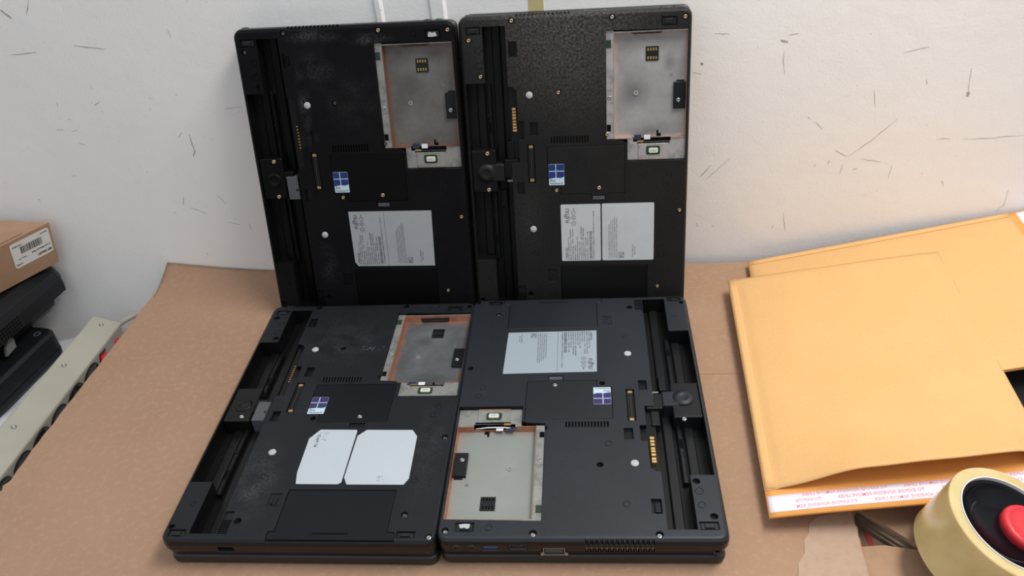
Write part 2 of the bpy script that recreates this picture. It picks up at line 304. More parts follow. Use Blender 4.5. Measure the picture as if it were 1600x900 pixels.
# moulding on the wall
tm = MB(1)
tm.loft([[(0.0565, 0.0 + y, 0.0), (0.058, y, 0.003), (0.0625, y, 0.0035), (0.066, y, 0.0)] for y in (-0.1, 1.5)])
tm.loft([[(0.110, y, 0.0), (0.112, y, 0.003), (0.124, y, 0.0035), (0.127, y, 0.0)] for y in (-0.1, 1.5)])
tm.box(0.066, -0.1, 0, 0.110, 1.5, 0.0006)
o = tm.build('trim_1', M['wall'], None); o.matrix_world = WM; o['kind'] = 'structure'
tm = MB(1); tm.box(0.206, 0.05, 0, 0.2205, 0.9, 0.0004)
o = tm.build('tape_strip', M['tape']); o.matrix_world = WM; o['label'] = 'yellowed vertical strip of tape on the white wall above the laptops'; o['category'] = 'tape'
SC = [(2, [(-0.2892, 0.3303), (-0.2978, 0.3153)]), (5, [(-0.3232, 0.3224), (-0.3145, 0.3133)]), (2, [(-0.3314, 0.2767), (-0.3039, 0.2777)]), (2, [(-0.2615, 0.2827), (-0.2286, 0.2771)]), (1.3, [(-0.1578, 0.2947), (-0.1556, 0.2853)]), (1.3, [(-0.2652, 0.217), (-0.2556, 0.2217)]), (1.3, [(-0.3048, 0.2227), (-0.3055, 0.2179)]), (1.3, [(-0.3005, 0.2035), (-0.2972, 0.202)]), (1.3, [(-0.3192, 0.1919), (-0.31, 0.1908)]), (1.3, [(-0.301, 0.1887), (-0.2943, 0.1904)]), (1.3, [(-0.2991, 0.1746), (-0.2929, 0.1719)]), (3, [(-0.1707, 0.1796), (-0.1708, 0.1598), (-0.1745, 0.1523)]), (1.3, [(-0.1839, 0.1758), (-0.1785, 0.1823)]), (1.3, [(-0.1227, 0.2071), (-0.1037, 0.2081)]), (1.3, [(-0.2019, 0.2227), (-0.1982, 0.2215)]), (1.3, [(-0.3247, 0.1352), (-0.3181, 0.1346)]), (1.3, [(-0.2017, 0.1037), (-0.2053, 0.0925)]), (1.3, [(-0.198, 0.0885), (-0.1807, 0.0803)]), (1.3, [(-0.1611, 0.104), (-0.156, 0.0926)]), (1.3, [(-0.1587, 0.068), (-0.1455, 0.0636)]), (1.3, [(-0.2188, 0.0847), (-0.2188, 0.0816)]), (1.3, [(-0.1348, 0.0652), (-0.134, 0.0555)]), (1.3, [(-0.1975, 0.0263), (-0.1973, 0.0214)]), (2.3, [(-0.3769, 0.1064), (-0.3749, 0.1052)]), (6, [(0.4421, 0.2513), (0.4491, 0.2484)]), (1.3, [(0.4462, 0.2398), (0.4467, 0.2309), (0.4498, 0.2165)]), (1.3, [(0.4488, 0.2552), (0.4585, 0.2566)]), (1.3, [(0.623, 0.2142), (0.6258, 0.1894)]), (7, [(0.6256, 0.1899), (0.6263, 0.1852)]), (1.3, [(0.5645, 0.1639), (0.5426, 0.1409), (0.5239, 0.1243)]), (1.3, [(0.5188, 0.1156), (0.5182, 0.1021)]), (1.3, [(0.5087, 0.1323), (0.5227, 0.1238)]), (1.3, [(0.5691, 0.1121), (0.5679, 0.0971)]), (2, [(0.3747, 0.1063), (0.3853, 0.1196)]), (1.3, [(0.405, 0.1278), (0.3816, 0.1029)]), (1.3, [(0.5053, 0.1206), (0.5046, 0.1162)]), (1.3, [(0.4917, 0.1167), (0.491, 0.1123)]), (1.3, [(0.5301, 0.1086), (0.5351, 0.1096)]), (1.3, [(0.6073, 0.1401), (0.6208, 0.1401)]), (1.3, [(0.632, 0.1391), (0.6565, 0.1388), (0.6899, 0.1408)]), (1.3, [(0.6914, 0.0787), (0.6911, 0.0602), (0.6853, 0.0525)]), (1.3, [(0.4771, 0.1707), (0.4801, 0.1669)]), (1.3, [(0.4854, 0.1647), (0.4933, 0.1559)]), (1.3, [(0.3795, 0.2609), (0.3939, 0.2593)]), (6, [(0.3687, 0.231), (0.3706, 0.2314)]), (1.3, [(0.361, 0.2227), (0.3697, 0.2205)]), (1.3, [(0.5842, 0.2046), (0.5853, 0.1993)]), (4, [(0.5575, 0.2327), (0.5798, 0.2373)]), (1.3, [(0.6225, 0.092), (0.6252, 0.0843)]), (1.3, [(0.5369, 0.1964), (0.5409, 0.1773)]), (1.3, [(0.4556, 0.0393), (0.4571, 0.0432)]), (1.3, [(0.4658, 0.0587), (0.47, 0.0355)]), (1.3, [(0.5358, 0.1209), (0.5569, 0.1165)]), (1.3, [(0.3737, 0.0487), (0.3756, 0.0437)]), (1.3, [(0.3905, 0.0448), (0.3934, 0.0434)])]
sm = MB(1)
for wd, pts in SC:
    pts = [Vector((x * wl, z, 0)) for x, z in pts]
    fine = [pts[0]]
    for a, b in zip(pts, pts[1:]):
        n = 5
        for i in range(1, n + 1): fine.append(a.lerp(b, i / n) + Vector((random.uniform(-1, 1), random.uniform(-1, 1), 0)) * 0.0004)
    L = []; N = len(fine)
    for i, p in enumerate(fine):
        d = (fine[min(i + 1, N - 1)] - fine[max(i - 1, 0)]).normalized(); q = Vector((-d.y, d.x, 0)) * wd * 0.00021 * (0.25 + math.sin(PI * (i + 0.5) / N)) * random.uniform(0.5, 1.2)
        L.append([tuple(p + q) , tuple(p - q), tuple(p - q + Vector((0, 0, 0.00015))), tuple(p + q + Vector((0, 0, 0.00015)))])
    sm.loft(L, 0 if wd != 4 else 1)
sm.build('scuff_marks', [M['scuff'], M['scuffsoft']], wall, label='grey scuff marks', kind='stuff')

# ================================================================== cardboard base
def poly_obj(name, poly, z0, z1, m, parent=None, **kw):
    b = MB(1); b.prism(poly, z0, z1); return b.build(name, m, parent, **kw)
def jag(a, b, n, amp):
    out = []
    for i in range(n):
        t = i / n; out.append((a[0] + (b[0] - a[0]) * t + random.uniform(-amp, amp), a[1] + (b[1] - a[1]) * t + random.uniform(-amp, amp)))
    return out
base = empty('cardboard_box', Matrix.Translation((0.1, 0, DESK)), 'large brown corrugated cardboard box lying flat under the laptops and mailers', 'box')
def bpart(*a, **kw):
    o = poly_obj(*a, **kw); o.parent = base; o.matrix_parent_inverse = base.matrix_world.inverted(); return o
bpart('carton_body', [(-0.262, 0.262), (-0.285, 0.05), (-0.31, -0.44), (0.92, -0.44), (0.92, 0.10), (0.70, 0.145), (0.30, 0.195)], DESK, -0.02, M['card'])
left = [(-0.2505, 0.2785)] + jag((-0.2535, 0.262), (-0.3055, -0.045), 26, 0.0007) + jag((-0.3055, -0.045), (-0.326, -0.13), 26, 0.0018) + [(-0.345, -0.24), (-0.36, -0.42)]
right = [(0.385, -0.42)] + jag((0.400, -0.235), (0.4115, -0.164), 18, 0.0008) + [(0.4165, -0.163), (0.4455, -0.1995), (0.50, -0.215), (0.92, -0.23), (0.92, 0.10), (0.72, 0.148), (0.42, 0.187), (0.385, 0.190), (0.10, 0.2330), (-0.12, 0.262)]
bpart('top_sheet', left + right, -0.004, 0.0, M['card'])
bpart('lower_flap', [(0.36, -0.40), (0.36, -0.1948), (0.408, -0.1942), (0.425, -0.195), (0.4447, -0.2010), (0.50, -0.216), (0.92, -0.235), (0.92, -0.43)], -0.0085, -0.0045, M['card3'])
bpart('inner_flap', [(0.37, -0.30), (0.37, -0.13), (0.47, -0.13), (0.47, -0.23)], -0.0165, -0.0125, M['carddark'])
# folded edge strips in the opening
fs = MB(1)
d = Vector((0.4455 - 0.4165, -0.1995 + 0.163, 0)).normalized(); nn = Vector((-d.y, d.x, 0)) * -1
p0 = Vector((0.4125, -0.158, 0)); p1 = Vector((0.4470, -0.2012, 0))
for off, wd, z in ((0.0004, 0.0014, -0.0045), (0.0026, 0.0028, -0.0060), (0.0050, 0.0018, -0.0085)):
    a, b = p0 + nn * off, p1 + nn * off
    fs.prism([(a - nn * wd / 2).to_2d()[:], (b - nn * wd / 2).to_2d()[:], (b + nn * wd / 2).to_2d()[:], (a + nn * wd / 2).to_2d()[:]], -0.0122, z)
o = fs.build('folded_rim', M['carddark']); o.parent = base; o.matrix_parent_inverse = base.matrix_world.inverted()
t = MB(1); add_mesh(t, text_polys('S', 0.029), Matrix.Translation((0.4075, -0.1875, -0.0122)) @ Matrix.Rotation(math.radians(-40), 4, 'Z'))
o = t.build('red_lettering', M['red']); o.parent = base; o.matrix_parent_inverse = base.matrix_world.inverted()
o['label'] = 'red printed letter'
# torn upper ply, front right
ply = [(0.345, -0.232), (0.352, -0.215), (0.3545, -0.207), (0.362, -0.199), (0.3655, -0.188), (0.371, -0.182), (0.3745, -0.173), (0.383, -0.167), (0.396, -0.1655), (0.4105, -0.1645), (0.4068, -0.187), (0.4035, -0.205), (0.4005, -0.225), (0.3975, -0.26), (0.34, -0.27)]
bpart('torn_ply', ply, 0.0, 0.0007, M['card2'])
# raised back left corner of the sheet, curling up the wall
cb = MB(1)
def curl(a, b):
    x0 = -0.2505 + 0.13 * a; y0 = 0.2485 - 0.12886 * x0
    z = 0.0150 * (1 - a) ** 1.3 * b ** 1.6 - 0.0025
    return Vector((-0.2575 * (1 - b) * (1 - a) + x0 * (1 - (1 - b) * (1 - a)), y0 - 0.0015 - 0.055 * (1 - b), z))
cb.sheet(curl, 14, 10, 0.0022)
o = cb.build('curled_corner', M['card']); o.parent = base; o.matrix_parent_inverse = base.matrix_world.inverted()
# crease lines (pressed ridges) in front of the laptops
cr = MB(1)
for pts in ([(-0.11, -0.185, 0), (-0.112, -0.30, 0)], [(0.105, -0.203, 0), (0.101, -0.23, 0), (0.102, -0.30, 0)], [(0.118, -0.203, 0), (0.1165, -0.235, 0), (0.117, -0.30, 0)], [(0.30, 0.012, 0), (0.40, 0.0, 0)]):
    cr = MB(1); cr.tube(pts, 0.0006, 6)
    o = cr.build('crease', M['card']); o.parent = base; o.matrix_parent_inverse = base.matrix_world.inverted()

# ================================================================== laptops
T = 31.0   # underside of lid at z=0, base plate surface at z=T
OUT = (-108.4, -169.0, 109.4, 132.0)
def oloop(d, w_, r=9, dt=0): return [(x, y, T + w_) for x, y in rr(OUT[0] + d, OUT[1] + d, OUT[2] - d * 0.6, OUT[3] - d - dt, max(r - d, 2), 6)]
def shell_mesh():
    b = MB(1); b.loft([oloop(3.6, -21), oloop(0.2, -11), oloop(0, -6), oloop(0.8, -2.6), oloop(2.4, -0.7), oloop(4.0, 0)])
    me = b.mesh('shell', [])
    c1 = MB(1)
    c1.prism([(-104.3, -110.5), (-104.3, 70), (-85.5, 70), (-85.5, 122), (-63.5, 122), (-63.5, -162), (-85.5, -162), (-85.5, -110.5)][::-1], T - 18, T + 3)
    c1.prism([(30, 114), (106.0, 112.6), (106.5, -10), (50, -10), (50, 7), (46.5, 10), (30, 11.5)], T - 11, T + 3)
    c1.prism([(-28.2, 6.6), (48.6, 6.6), (48.1, -42.2), (29.2, -42.4), (29.2, -49), (15, -49), (15, -42.4), (-15.3, -42.2), (-15.3, -33.2), (-28.2, -33.2)][::-1], T - 1.4, T + 3)
    c1.prism([(-18, -118.4), (71, -118.6), (71.2, -159.2), (77.2, -159.6), (77.4, -172), (-23, -172), (-23, -159.4), (-18, -159.2)][::-1], T - 2.2, T + 3)
    for (x0, y0, x1, y1, d) in [(-44, 18, -36.2, 31.4, 3), (-59.2, -41, -51.8, -28.2, 3), (-47.6, -29.5, -40.2, 9.6, 3.2), (-61.3, 93.4, -53.2, 107.6, 3),
                                (81, 115.6, 95.8, 124, 1.8), (-101.3, 114.8, -86.8, 122.4, 1.8), (-102.2, -165, -88.2, -158.2, 1.8), (78.4, -164.6, 93, -158.6, 1.8),
                                (-63.0, -162, -55.4, -140.5, 1.6), (-31.6, -136, -22.2, -122.2, 1.0)]:
        c1.box(x0, y0, T - d, x1, y1, T + 3)
    for i in range(14): c1.box(-23.9 + i * 2.72, 9.8, T - 3, -22.5 + i * 2.72, 16.6, T + 3)
    for i in range(14):
        u = -3.6 - i * 3.75
        c1.box(u - 1.15, 128, T - 15.5, u + 1.15, 136, T - 8.2); c1.box(u - 1.0, 128.4, T - 5.6, u + 1.0, 136, T - 1.4)
    c1.box(61.8, 126, T - 12.6, 75.2, 136, T - 7); c1.box(40.5, 126, T - 11.6, 54.6, 136, T - 5.6); c1.box(11.5, 127, T - 18.5, 30, 136, T - 9.2)
    c1.box(-62, -173, T - 12.8, -49.5, -163, T - 7.4)
    c2 = MB(1)
    # contact bay notch beside the long channel
    c2.prism([(-64.5, 66), (-60, 66), (-55.4, 62), (-55.4, 33), (-49.8, 33), (-49.8, 15), (-55.4, 15), (-55.4, -8), (-64.5, -8)][::-1], T - 5, T + 3.1)
    for (x, y, r) in HOLES: c2.cyl(x, y, T - 3.4, T + 3.2, r, 18)
    for (x, y, r) in RINGS: c2.loft([[(x + q * math.cos(a * PI / 9), y + q * math.sin(a * PI / 9), z) for a in range(18)] for q, z in ((r - 0.45, T - 0.45), (r, T - 0.45), (r, T + 3.3), (r - 0.45, T + 3.3), (r - 0.45, T - 0.45))], 0, False)
    m2 = c2.mesh('c2', [])
    me = carve(me, [c1.mesh('c1', []), m2])
    for p in me.polygons:
        c = p.center; inside = OUT[0] + 4.5 < c.x < OUT[2] - 3 and OUT[1] + 4.5 < c.y < OUT[3] - 5
        if inside and c.z < T - 2.3 and c.z > T - 19: p.material_index = 1
        elif abs(p.normal.z) < 0.45 and not inside: p.material_index = 2
    return me
HOLES = [(-19.8, -37.9, 2.7), (30.9, 16.9, 2.9), (-15.4, 58.6, 2.9), (-50.2, -149.8, 3.0), (-57.2, 126.2, 3.0), (36.2, 125.3, 3.0), (102.8, 122.9, 2.8),
         (-98.7, 110.1, 3.0), (-89.6, 76.2, 3.0), (81.5, -142.8, 2.7), (102.1, -61.1, 2.8), (103.8, -163.5, 2.6), (-102.0, -155.6, 2.4), (-43.3, 57.4, 3.6), (-44.7, -77.9, 3.6)]
RINGS = [(-34.6, 98.3, 3.0), (-22.9, 35.6, 3.0), (-43.1, -104.7, 2.8), (84.0, -109.1, 2.8), (87.5, -34.4, 2.8), (91.0, -24, 2.8), (69.8, 120.3, 2.9), (-90.9, 99.5, 3.0), (-90.6, 86.0, 3.4), (-93.2, -133.2, 2.3)]
_c = {}
def once(key, fn):
    if key not in _c: _c[key] = fn()
    return _c[key]
def part(name, key, fn, mats, parent, loc=None, **kw):
    """shared mesh, materials on the object"""
    me = once(key, fn)
    while len(me.materials) < len(mats): me.materials.append(mats[len(me.materials)])
    o = link(name, me, parent, loc, **kw)
    for i, m in enumerate(mats): o.material_slots[i].link = 'OBJECT'; o.material_slots[i].material = m
    return o
def sc(me): me.transform(Matrix.Scale(0.001, 4)); return me
def mm(fn):
    def g():
        b = MB(); fn(b); return b.mesh('m', [])
    return g
def screw_mesh(b):
    b.lathe(0, 0, [(2.1, -2.0), (2.1, -0.5), (1.8, -0.1), (1.2, 0.0), (0.95, -0.05), (0.8, -0.7), (0.01, -0.7)], 16, 0)
    b.box(-0.8, -0.16, -0.65, 0.8, 0.16, -0.25, 0); b.box(-0.16, -0.8, -0.65, 0.16, 0.8, -0.25, 0)

def rib_mesh(b):
    for x0, x1, y0, y1, h in ((-79, -70, -161.8, 121.8, 3.0), (-96.5, -87.8, -110, 69.6, 3.0), (-86.3, -81.2, -113, 67, 5.5)):
        L = []
        for y in (y0, y1):
            L.append([(x0, y, T - 18), (x0 + 0.3, y, T - 18 + h * .8), (x0 + 1.2, y, T - 18 + h), (x1 - 1.2, y, T - 18 + h), (x1 - 0.3, y, T - 18 + h * .8), (x1, y, T - 18)])
        b.loft(L)
    for v in (-66, 37): b.ring(-83.8, v, T - 12.6, T - 12.0, 1.2, 1.9, 14)
    for v in (-92, 25): b.box(-85, v - 5, T - 12.6, -82.8, v + 5, T - 12.2, 1)
def frame_tray(b):
    zf = T - 9.5
    b.box(37.4, 12, zf - 0.5, 105.9, 110.8, zf, 0)
    b.prism([(30.4, 12), (37.4, 12), (37.4, 113.4), (30.4, 113.4)], T - 2.7, T - 2.1, 2)
    b.box(30.6, 47, T - 2.1, 37.2, 56.5, T - 1.75, 2)
    b.loft([[(37.2, y, zf), (38.0, y, zf), (37.9, y, T - 2.1), (37.2, y, T - 2.1)] for y in (12, 111)], 4)
    b.loft([[(105.9, y, zf), (105.2, y, zf), (105.5, y, T - 2.0), (105.9, y, T - 2.0)] for y in (12, 111)], 1)
    b.loft([[(x, 111.2, zf), (x, 110.2, zf), (x, 110.8, T - 2.0), (x, 111.2, T - 2.0)] for x in (37.2, 105.9)], 1)
    b.box(37.2, 111.2, T - 2.6, 105.9, 112.2, T - 2.0, 2)
    # end wall towards the connector, open in the middle
    b.box(37.4, 11.5, zf, 55, 12.1, T - 3, 1); b.box(92, 11.5, zf, 105.9, 12.1, T - 3, 1); b.box(55, 11.5, zf, 92, 12.1, zf + 2.2, 1)
    b.prism([(50.6, -9.4), (106.2, -9.4), (106.2, 11.6), (92, 11.6), (92, 8.2), (56, 8.2), (56, 11.6), (50.6, 11.6)], T - 4.4, T - 3.8, 2)
    for x, y in ((58.7, 54.4), (92.5, 71)): b.ring(x, y, zf, zf + 0.7, 0.9, 2.2 if x < 60 else 1.5, 16, 2)
    b.box(78.8, 9.5, zf, 80.6, 18, zf + 0.25, 3); b.box(80.6, 12, zf, 83, 15, zf + 0.25, 3)
def chip_base(b): b.box(-6, -6.6, -0.1, 6, 6.6, 0.9, 0)
def text_on_label(mb, txt, u, v0, size, width=None, z=0.0, mi=0):
    me = text_polys(txt, size, width)
    add_mesh(mb, me, Matrix.Translation((u, v0, z)) @ Matrix.Rotation(PI / 2, 4, 'Z'), mi)
def print_mesh_left(b):
    z = T + 0.24
    text_on_label(b, 'FUJITSU', -8.0, -72, 5.2, 15.2, z)
    for dv in (-65.6, -63.9): b.ring(-12.6, dv, z - 0.02, z, 0.55, 0.95, 12)
    for v, r in ((-72.6, 2.3), (-66.4, 2.3), (-61.4, 2.0)): b.ring(-3.6, v, z - 0.02, z, r - 0.45, r, 18)
    text_on_label(b, 'UL', -2.9, -67.7, 2.4, 2.4, z); text_on_label(b, '19', -2.9, -73.6, 2.0, 2.0, z); text_on_label(b, 'us', -2.9, -59.4, 2.6, 3, z)
    text_on_label(b, 'LIFEBOOK', -10.2, -111, 3.0, 12.5, z)
    for u, s, wd in ((-8.6, 'Product : LIFEBOOK T732', 25), (-6.5, 'Model : T732 Part No. : FPCR34451', 33.5), (-4.3, 'DC Rating : 19V  4.22A', 33.5), (-2.1, 'Made in Japan', 16),
                     (0.1, 'Fujitsu America, Inc.', 26), (2.2, 'Sunnyvale, CA', 20), (4.4, 'Contains FCC ID : EJE-WB0089', 36), (6.5, 'Configuration P/N : FPCM35444', 34), (8.6, 'ICES-003 Class B', 24), (10.8, 'Serial No. : R2Z01158', 30.5), (17.0, 'CP550884-01 LIFEBOOK 1205AB 2012 11 7 68-02', 52)):
        text_on_label(b, s, u, -112 + 0.4 * (wd > 50), 1.75, wd, z)
    v = -111.5; rnd = random.Random(3)
    while v < -81:
        a = rnd.choice((0.35, 0.35, 0.7)); b.box(12.0, v, z - 0.02, 14.9, v + a, z); v += a + rnd.choice((0.35, 0.6))
def print_mesh_right(b):
    z = T + 0.24
    for i, (v1, s) in enumerate(((-74, 'This device complies with Part 15 of the FCC Rules. Operation'), (-71, 'is subject to the following two conditions: (1) this device'), (-69, 'may not cause harmful interference, and (2) this device must'), (-66.5, 'accept any interference received, including interference'), (-67, 'that may cause undesired operation.'))):
        text_on_label(b, s, 32.4 + i * 1.9, -110.5, 1.5, v1 + 110.5, z)
    z0 = z - 0.02
    for bx in ((41.2, -110.6, 41.6, -104.4), (46.6, -110.6, 47, -104.4), (41.2, -110.6, 47, -110.2), (41.2, -104.8, 47, -104.4)): b.box(bx[0], bx[1], z0, bx[2], bx[3], z)
    text_on_label(b, 'FC', 46.2, -109.9, 5.2, 4.8, z)
    text_on_label(b, 'TP for LIFEBOOK', 56.4, -110, 1.5, 14, z); text_on_label(b, 'Made in Japan', 58.3, -107, 1.4, 9, z)

def make_laptop(mtx, label, v, lidshift=(0, 0)):
    root = empty('laptop', mtx, label, 'laptop', 'stripped laptops showing their undersides')
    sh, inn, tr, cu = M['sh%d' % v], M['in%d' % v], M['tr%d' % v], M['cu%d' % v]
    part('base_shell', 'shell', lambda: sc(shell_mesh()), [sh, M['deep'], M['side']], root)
    # display lid beneath
    def lid(b):
        b.loft([oloop(3.6, -31), oloop(2.2, -29.4), oloop(1.6, -26), oloop(2.4, -22.6), oloop(4, -21.6)])
    part('display_lid', 'lid', mm(lid), [M['lid']], root, loc=(lidshift[0] * .001, lidshift[1] * .001, 0))
    part('hinge_seam', 'seam', mm(lambda b: b.loft([oloop(6, -22.2), oloop(6, -20.8)])), [M['blk']], root)
    part('battery_bay_rib', 'rib', mm(rib_mesh), [inn, M['void']], root)
    # centre hinge block with round knob
    def centre(b):
        b.rbox(-104.2, -38.5, T - 17.9, -79.5, 4.4, T - 1.6, 1.2, 0.8)
        b.rbox(-80, -14 - 12, T - 17.9, -70, -10, T - 2.4, 1.0, 0.8)
    hb = part('hinge_block', 'centre', mm(centre), [inn], root)
    if v in (2, 4):
        part('hinge_knob', 'knob', mm(lambda b: (b.lathe(-89.8, -18.6, [(9.4, T - 1.7), (9.2, T - 0.6), (5.0, T + 0.6), (4.4, T + 0.55), (3.8, T + 0.2), (0.01, T + 0.2)], 40),
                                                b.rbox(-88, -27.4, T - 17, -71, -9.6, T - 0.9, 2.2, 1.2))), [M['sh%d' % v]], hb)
        part('latch_plate', 'latchp', mm(lambda b: (b.rbox(-71, -23.6, T - 17, -57, -5.4, T - 0.7, 0.8, 0.5), b.ring(-62.5, -15, T - 0.71, T - 0.45, 1.6, 2.3, 16))), [inn], root)
        part('latch_pin', 'latchpin', mm(lambda b: (b.box(-69, -28, T - 4, -58, -26.4, T - 2.2), b.box(-64, -26.5, T - 4, -62.6, -23, T - 2.4))), [M['steel']], root, label='bare metal pin')
        part('latch_slide', 'slide', mm(lambda b: b.rbox(-67.6, -5.5, T - 12, -60.5, 12, T - 3.2, 0.5, 0.4)), [inn], root)
        part('spring_strip', 'sstrip', mm(lambda b: b.rbox(-77.5, -57, T - 17, -71, -39, T - 11, 0.5, 0.4)), [inn], root)
    else:
        part('hinge_knob', 'knob1', mm(lambda b: b.lathe(-91, -18.6, [(8.2, T - 1.7), (7.6, T - 1.0), (4.6, T - 0.2), (4.2, T - 0.6), (0.01, T - 0.6)], 40)), [inn], hb)
        part('latch_plate', 'latchg', mm(lambda b: (b.rbox(-77.3, -39, T - 16, -65.8, -14.8, T - 0.6, 0.6, 0.5), b.cyl(-67.2, -28.6, T - 0.7, T - 0.4, 1.3, 14, 1))), [M['greyplastic'], M['blk']], root, label='slate grey latch plate')
    # contact bay
    def contacts_gold(b):
        for i in range(8):
            y = 22 + i * 3.0 if v == 2 else 26.5 + i * 3.7
            b.rbox(-61.2, y, T - 4.9, -57.0, y + (2.2 if v == 2 else 2.7), T - 1.6 - (0.7 if i in (3, 6) else 0), 0.5, 0.4)
    def contacts_pin(b):
        for i in range(8): b.box(-59.0, 14 + i * 3.1, T - 4.9, -57.4, 14.9 + i * 3.1, T - 2.8)
    part('battery_contact', 'cg%d' % v if v in (2, 4) else 'cp', mm(contacts_gold if v in (2, 4) else contacts_pin), [M['gold']], root)
    def dock(b):
        b.box(-46.6, -28.4, T - 3.2, -41.2, 8.6, T - 1.8, 0)
        for x in (-46.6, -41.7): b.box(x, -28, T - 1.8, x + 0.5, 8.2, T - 0.7, 2)
        b.box(-44.6, -25.5, T - 1.8, -43.2, 5.5, T - 0.9, 2)
        b.box(-45.8, 5.6, T - 1.8, -42, 8.4, T - 0.8, 1); b.box(-45.8, -28.2, T - 1.8, -42, -25.6, T - 0.8, 1)
    part('dock_connector', 'dock', mm(dock), [M['blk'], M['gold'], M['lid']], root)
    part('lock_slider', 'lock', mm(lambda b: (b.rbox(-60.2, 96, T - 2.9, -56.0, 105, T - 1.2, 0.4, 0.3), b.box(-59, 98, T - 1.3, -57.8, 104, T - 0.8))), [inn], root)
    part('release_slider', 'rel', mm(lambda b: [b.box(-62.6, -161 + i * 2.0, T - 1.5, -56, -160 + i * 2.0, T - 0.5) for i in range(7)]), [inn], root)
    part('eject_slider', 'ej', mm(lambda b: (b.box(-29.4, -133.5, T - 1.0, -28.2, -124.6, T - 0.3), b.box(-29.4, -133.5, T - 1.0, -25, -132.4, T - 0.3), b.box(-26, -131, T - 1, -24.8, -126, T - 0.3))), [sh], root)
    # covers
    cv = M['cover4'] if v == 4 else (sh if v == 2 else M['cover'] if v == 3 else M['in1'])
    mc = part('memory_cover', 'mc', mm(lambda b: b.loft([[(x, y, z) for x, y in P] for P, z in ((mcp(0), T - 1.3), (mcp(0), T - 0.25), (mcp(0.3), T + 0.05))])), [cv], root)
    part('cover_tab', 'ct', mm(lambda b: b.rbox(16, -48.4, T - 1.3, 28.2, -44.4, T - 0.5, 0.4, 0.3)), [M['greyplastic'] if v != 3 else M['cover']], mc)
    part('screw', 'screw', mm(screw_mesh), [M['steel'] if v in (3, 4) else M['brass']], mc, loc=(0.0225, -0.0361, (T + 0.9) * .001))
    dc = part('drive_cover', 'dc', mm(lambda b: b.loft([[(x, y, z) for x, y in P] for P, z in ((dcp(0), T - 2.1), (dcp(0), T - 0.5), (dcp(0.35), T - 0.15))])), [cv if v != 2 else M['in2']], root)
    part('finger_slot', 'fslot', mm(lambda b: b.box(12.6, -161.9, T - 0.2, 41, -160.6, T - 0.08)), [M['void']], dc)
    # feet and pads
    for (x0, y0, x1, y1) in ((82, 116.6, 94.8, 123), (-100.3, 115.8, -87.8, 121.4), (-101.2, -164.2, -89.2, -159), (79.4, -163.8, 92, -159.4)):
        part('rubber_foot', 'foot%d%d' % (x0, y0), mm(lambda b, a=(x0, y0, x1, y1): (b.rbox(a[0], a[1], T - 1.8, a[2], a[3], T - 0.9, 0.8, 0.4), b.rbox(a[0] + 2, a[1] + 0.8, T - 0.9, a[2] - 3, a[3] - 0.8, T + 0.4, 0.6, 0.4))), [M['blk']], root)
    if v in (1, 4): part('worn_foot', 'wf', mm(lambda b: b.prism([(84, 117.6), (88, 117.3), (92.6, 118), (91.4, 121.5), (88, 120.9), (86, 122), (84.4, 121)], T + 0.4, T + 0.75)), [M['padw']], root, label='torn pale remains of the rubber foot')
    for (x, y) in ((-43.3, 57.4), (-44.7, -77.9)):
        part('foot_pad', 'pad', mm(lambda b: b.lathe(0, 0, [(3.3, -2.5), (3.3, 0.5), (3.0, 0.75), (0.01, 0.75)], 24)), [M['padw']], root, loc=(x * .001, y * .001, T * .001), label='round white foot pad')
    # screws
    sets = {2: [(-57.2, 126.2, 0), (36.2, 125.3, 1), (102.8, 122.9, 0), (-98.7, 110.1, 0), (-89.6, 76.2, 0), (-15.4, 58.6, 0), (-19.8, -37.9, 0), (30.9, 16.9, 0), (102.1, -61.1, 0), (81.5, -142.8, 0), (-87.6, 1.4, 0), (-88.2, -35.6, 0)],
            1: [(-57.2, 126.2, 2), (36.2, 125.3, 0), (102.8, 122.9, 0), (-98.7, 110.1, 2), (-15.4, 58.6, 2), (-19.8, -37.9, 0), (30.9, 16.9, 2), (102.1, -61.1, 0), (81.5, -142.8, 0), (-87.6, 1.4, 0), (-88.2, -35.6, 0)],
            3: [(102.1, -61.1, 2), (81.5, -142.8, 2), (103.8, -163.5, 1), (-87.6, -33.6, 1), (-50.2, -149.8, 3), (-19.8, -37.9, 3)],
            4: [(-57.2, 126.2, 1), (36.2, 125.3, 1), (102.8, 122.9, 1), (81.5, -142.8, 2), (-87.9, 7.2, 1)]}[v]
    for (x, y, k) in sets:
        if k == 3: continue
        z = T - (0.4 if k < 2 else 1.2)
        if v == 4 and y > 120: z = T - 1.8
        if -90 < x < -87 and y < 40: z = T + 0.2 if v in (1, 2) else T - 0.6
        part('screw', 'screw', mm(screw_mesh), [(M['brass'], M['steel'], M['darkscrew'])[k]], root, loc=(x * .001, y * .001, z * .001))
    # battery tray
    tray = part('bay_tray', 'tray', mm(frame_tray), [tr, cu, M['plate'] if v != 2 else M['plate2'], M['void'], cu if v != 4 else tr], root)
    chip = part('contact_block', 'chip', mm(chip_base), [M['blk'] if v != 4 else M['in4']], tray, loc=(0.0738, 0.0905, (T - 9.5) * .001))
    def pads(b):
        for i in range(4):
            for s in (-1, 1): b.box(-4.6 + i * 2.5, s * 3.9 - 1.3, 0.9, -3.3 + i * 2.5, s * 3.9 + 1.3, 1.1)
    part('contact_pad', 'pads', mm(pads), [M['gold'] if v in (1, 2) else M['void']], chip)
    mb_ = part('mount_block', 'mblk', mm(lambda b: (b.rbox(94.2, 38.4, T - 9.5, 105.6, 63.6, T - 6.4, 0.5, 0.3), b.box(97, 63.5, T - 9.5, 104, 65.4, T - 9))), [M['in4']], tray)
    part('screw', 'screw', mm(screw_mesh), [M['steel']], mb_, loc=(0.0987, 0.0468, (T - 5.5) * .001))
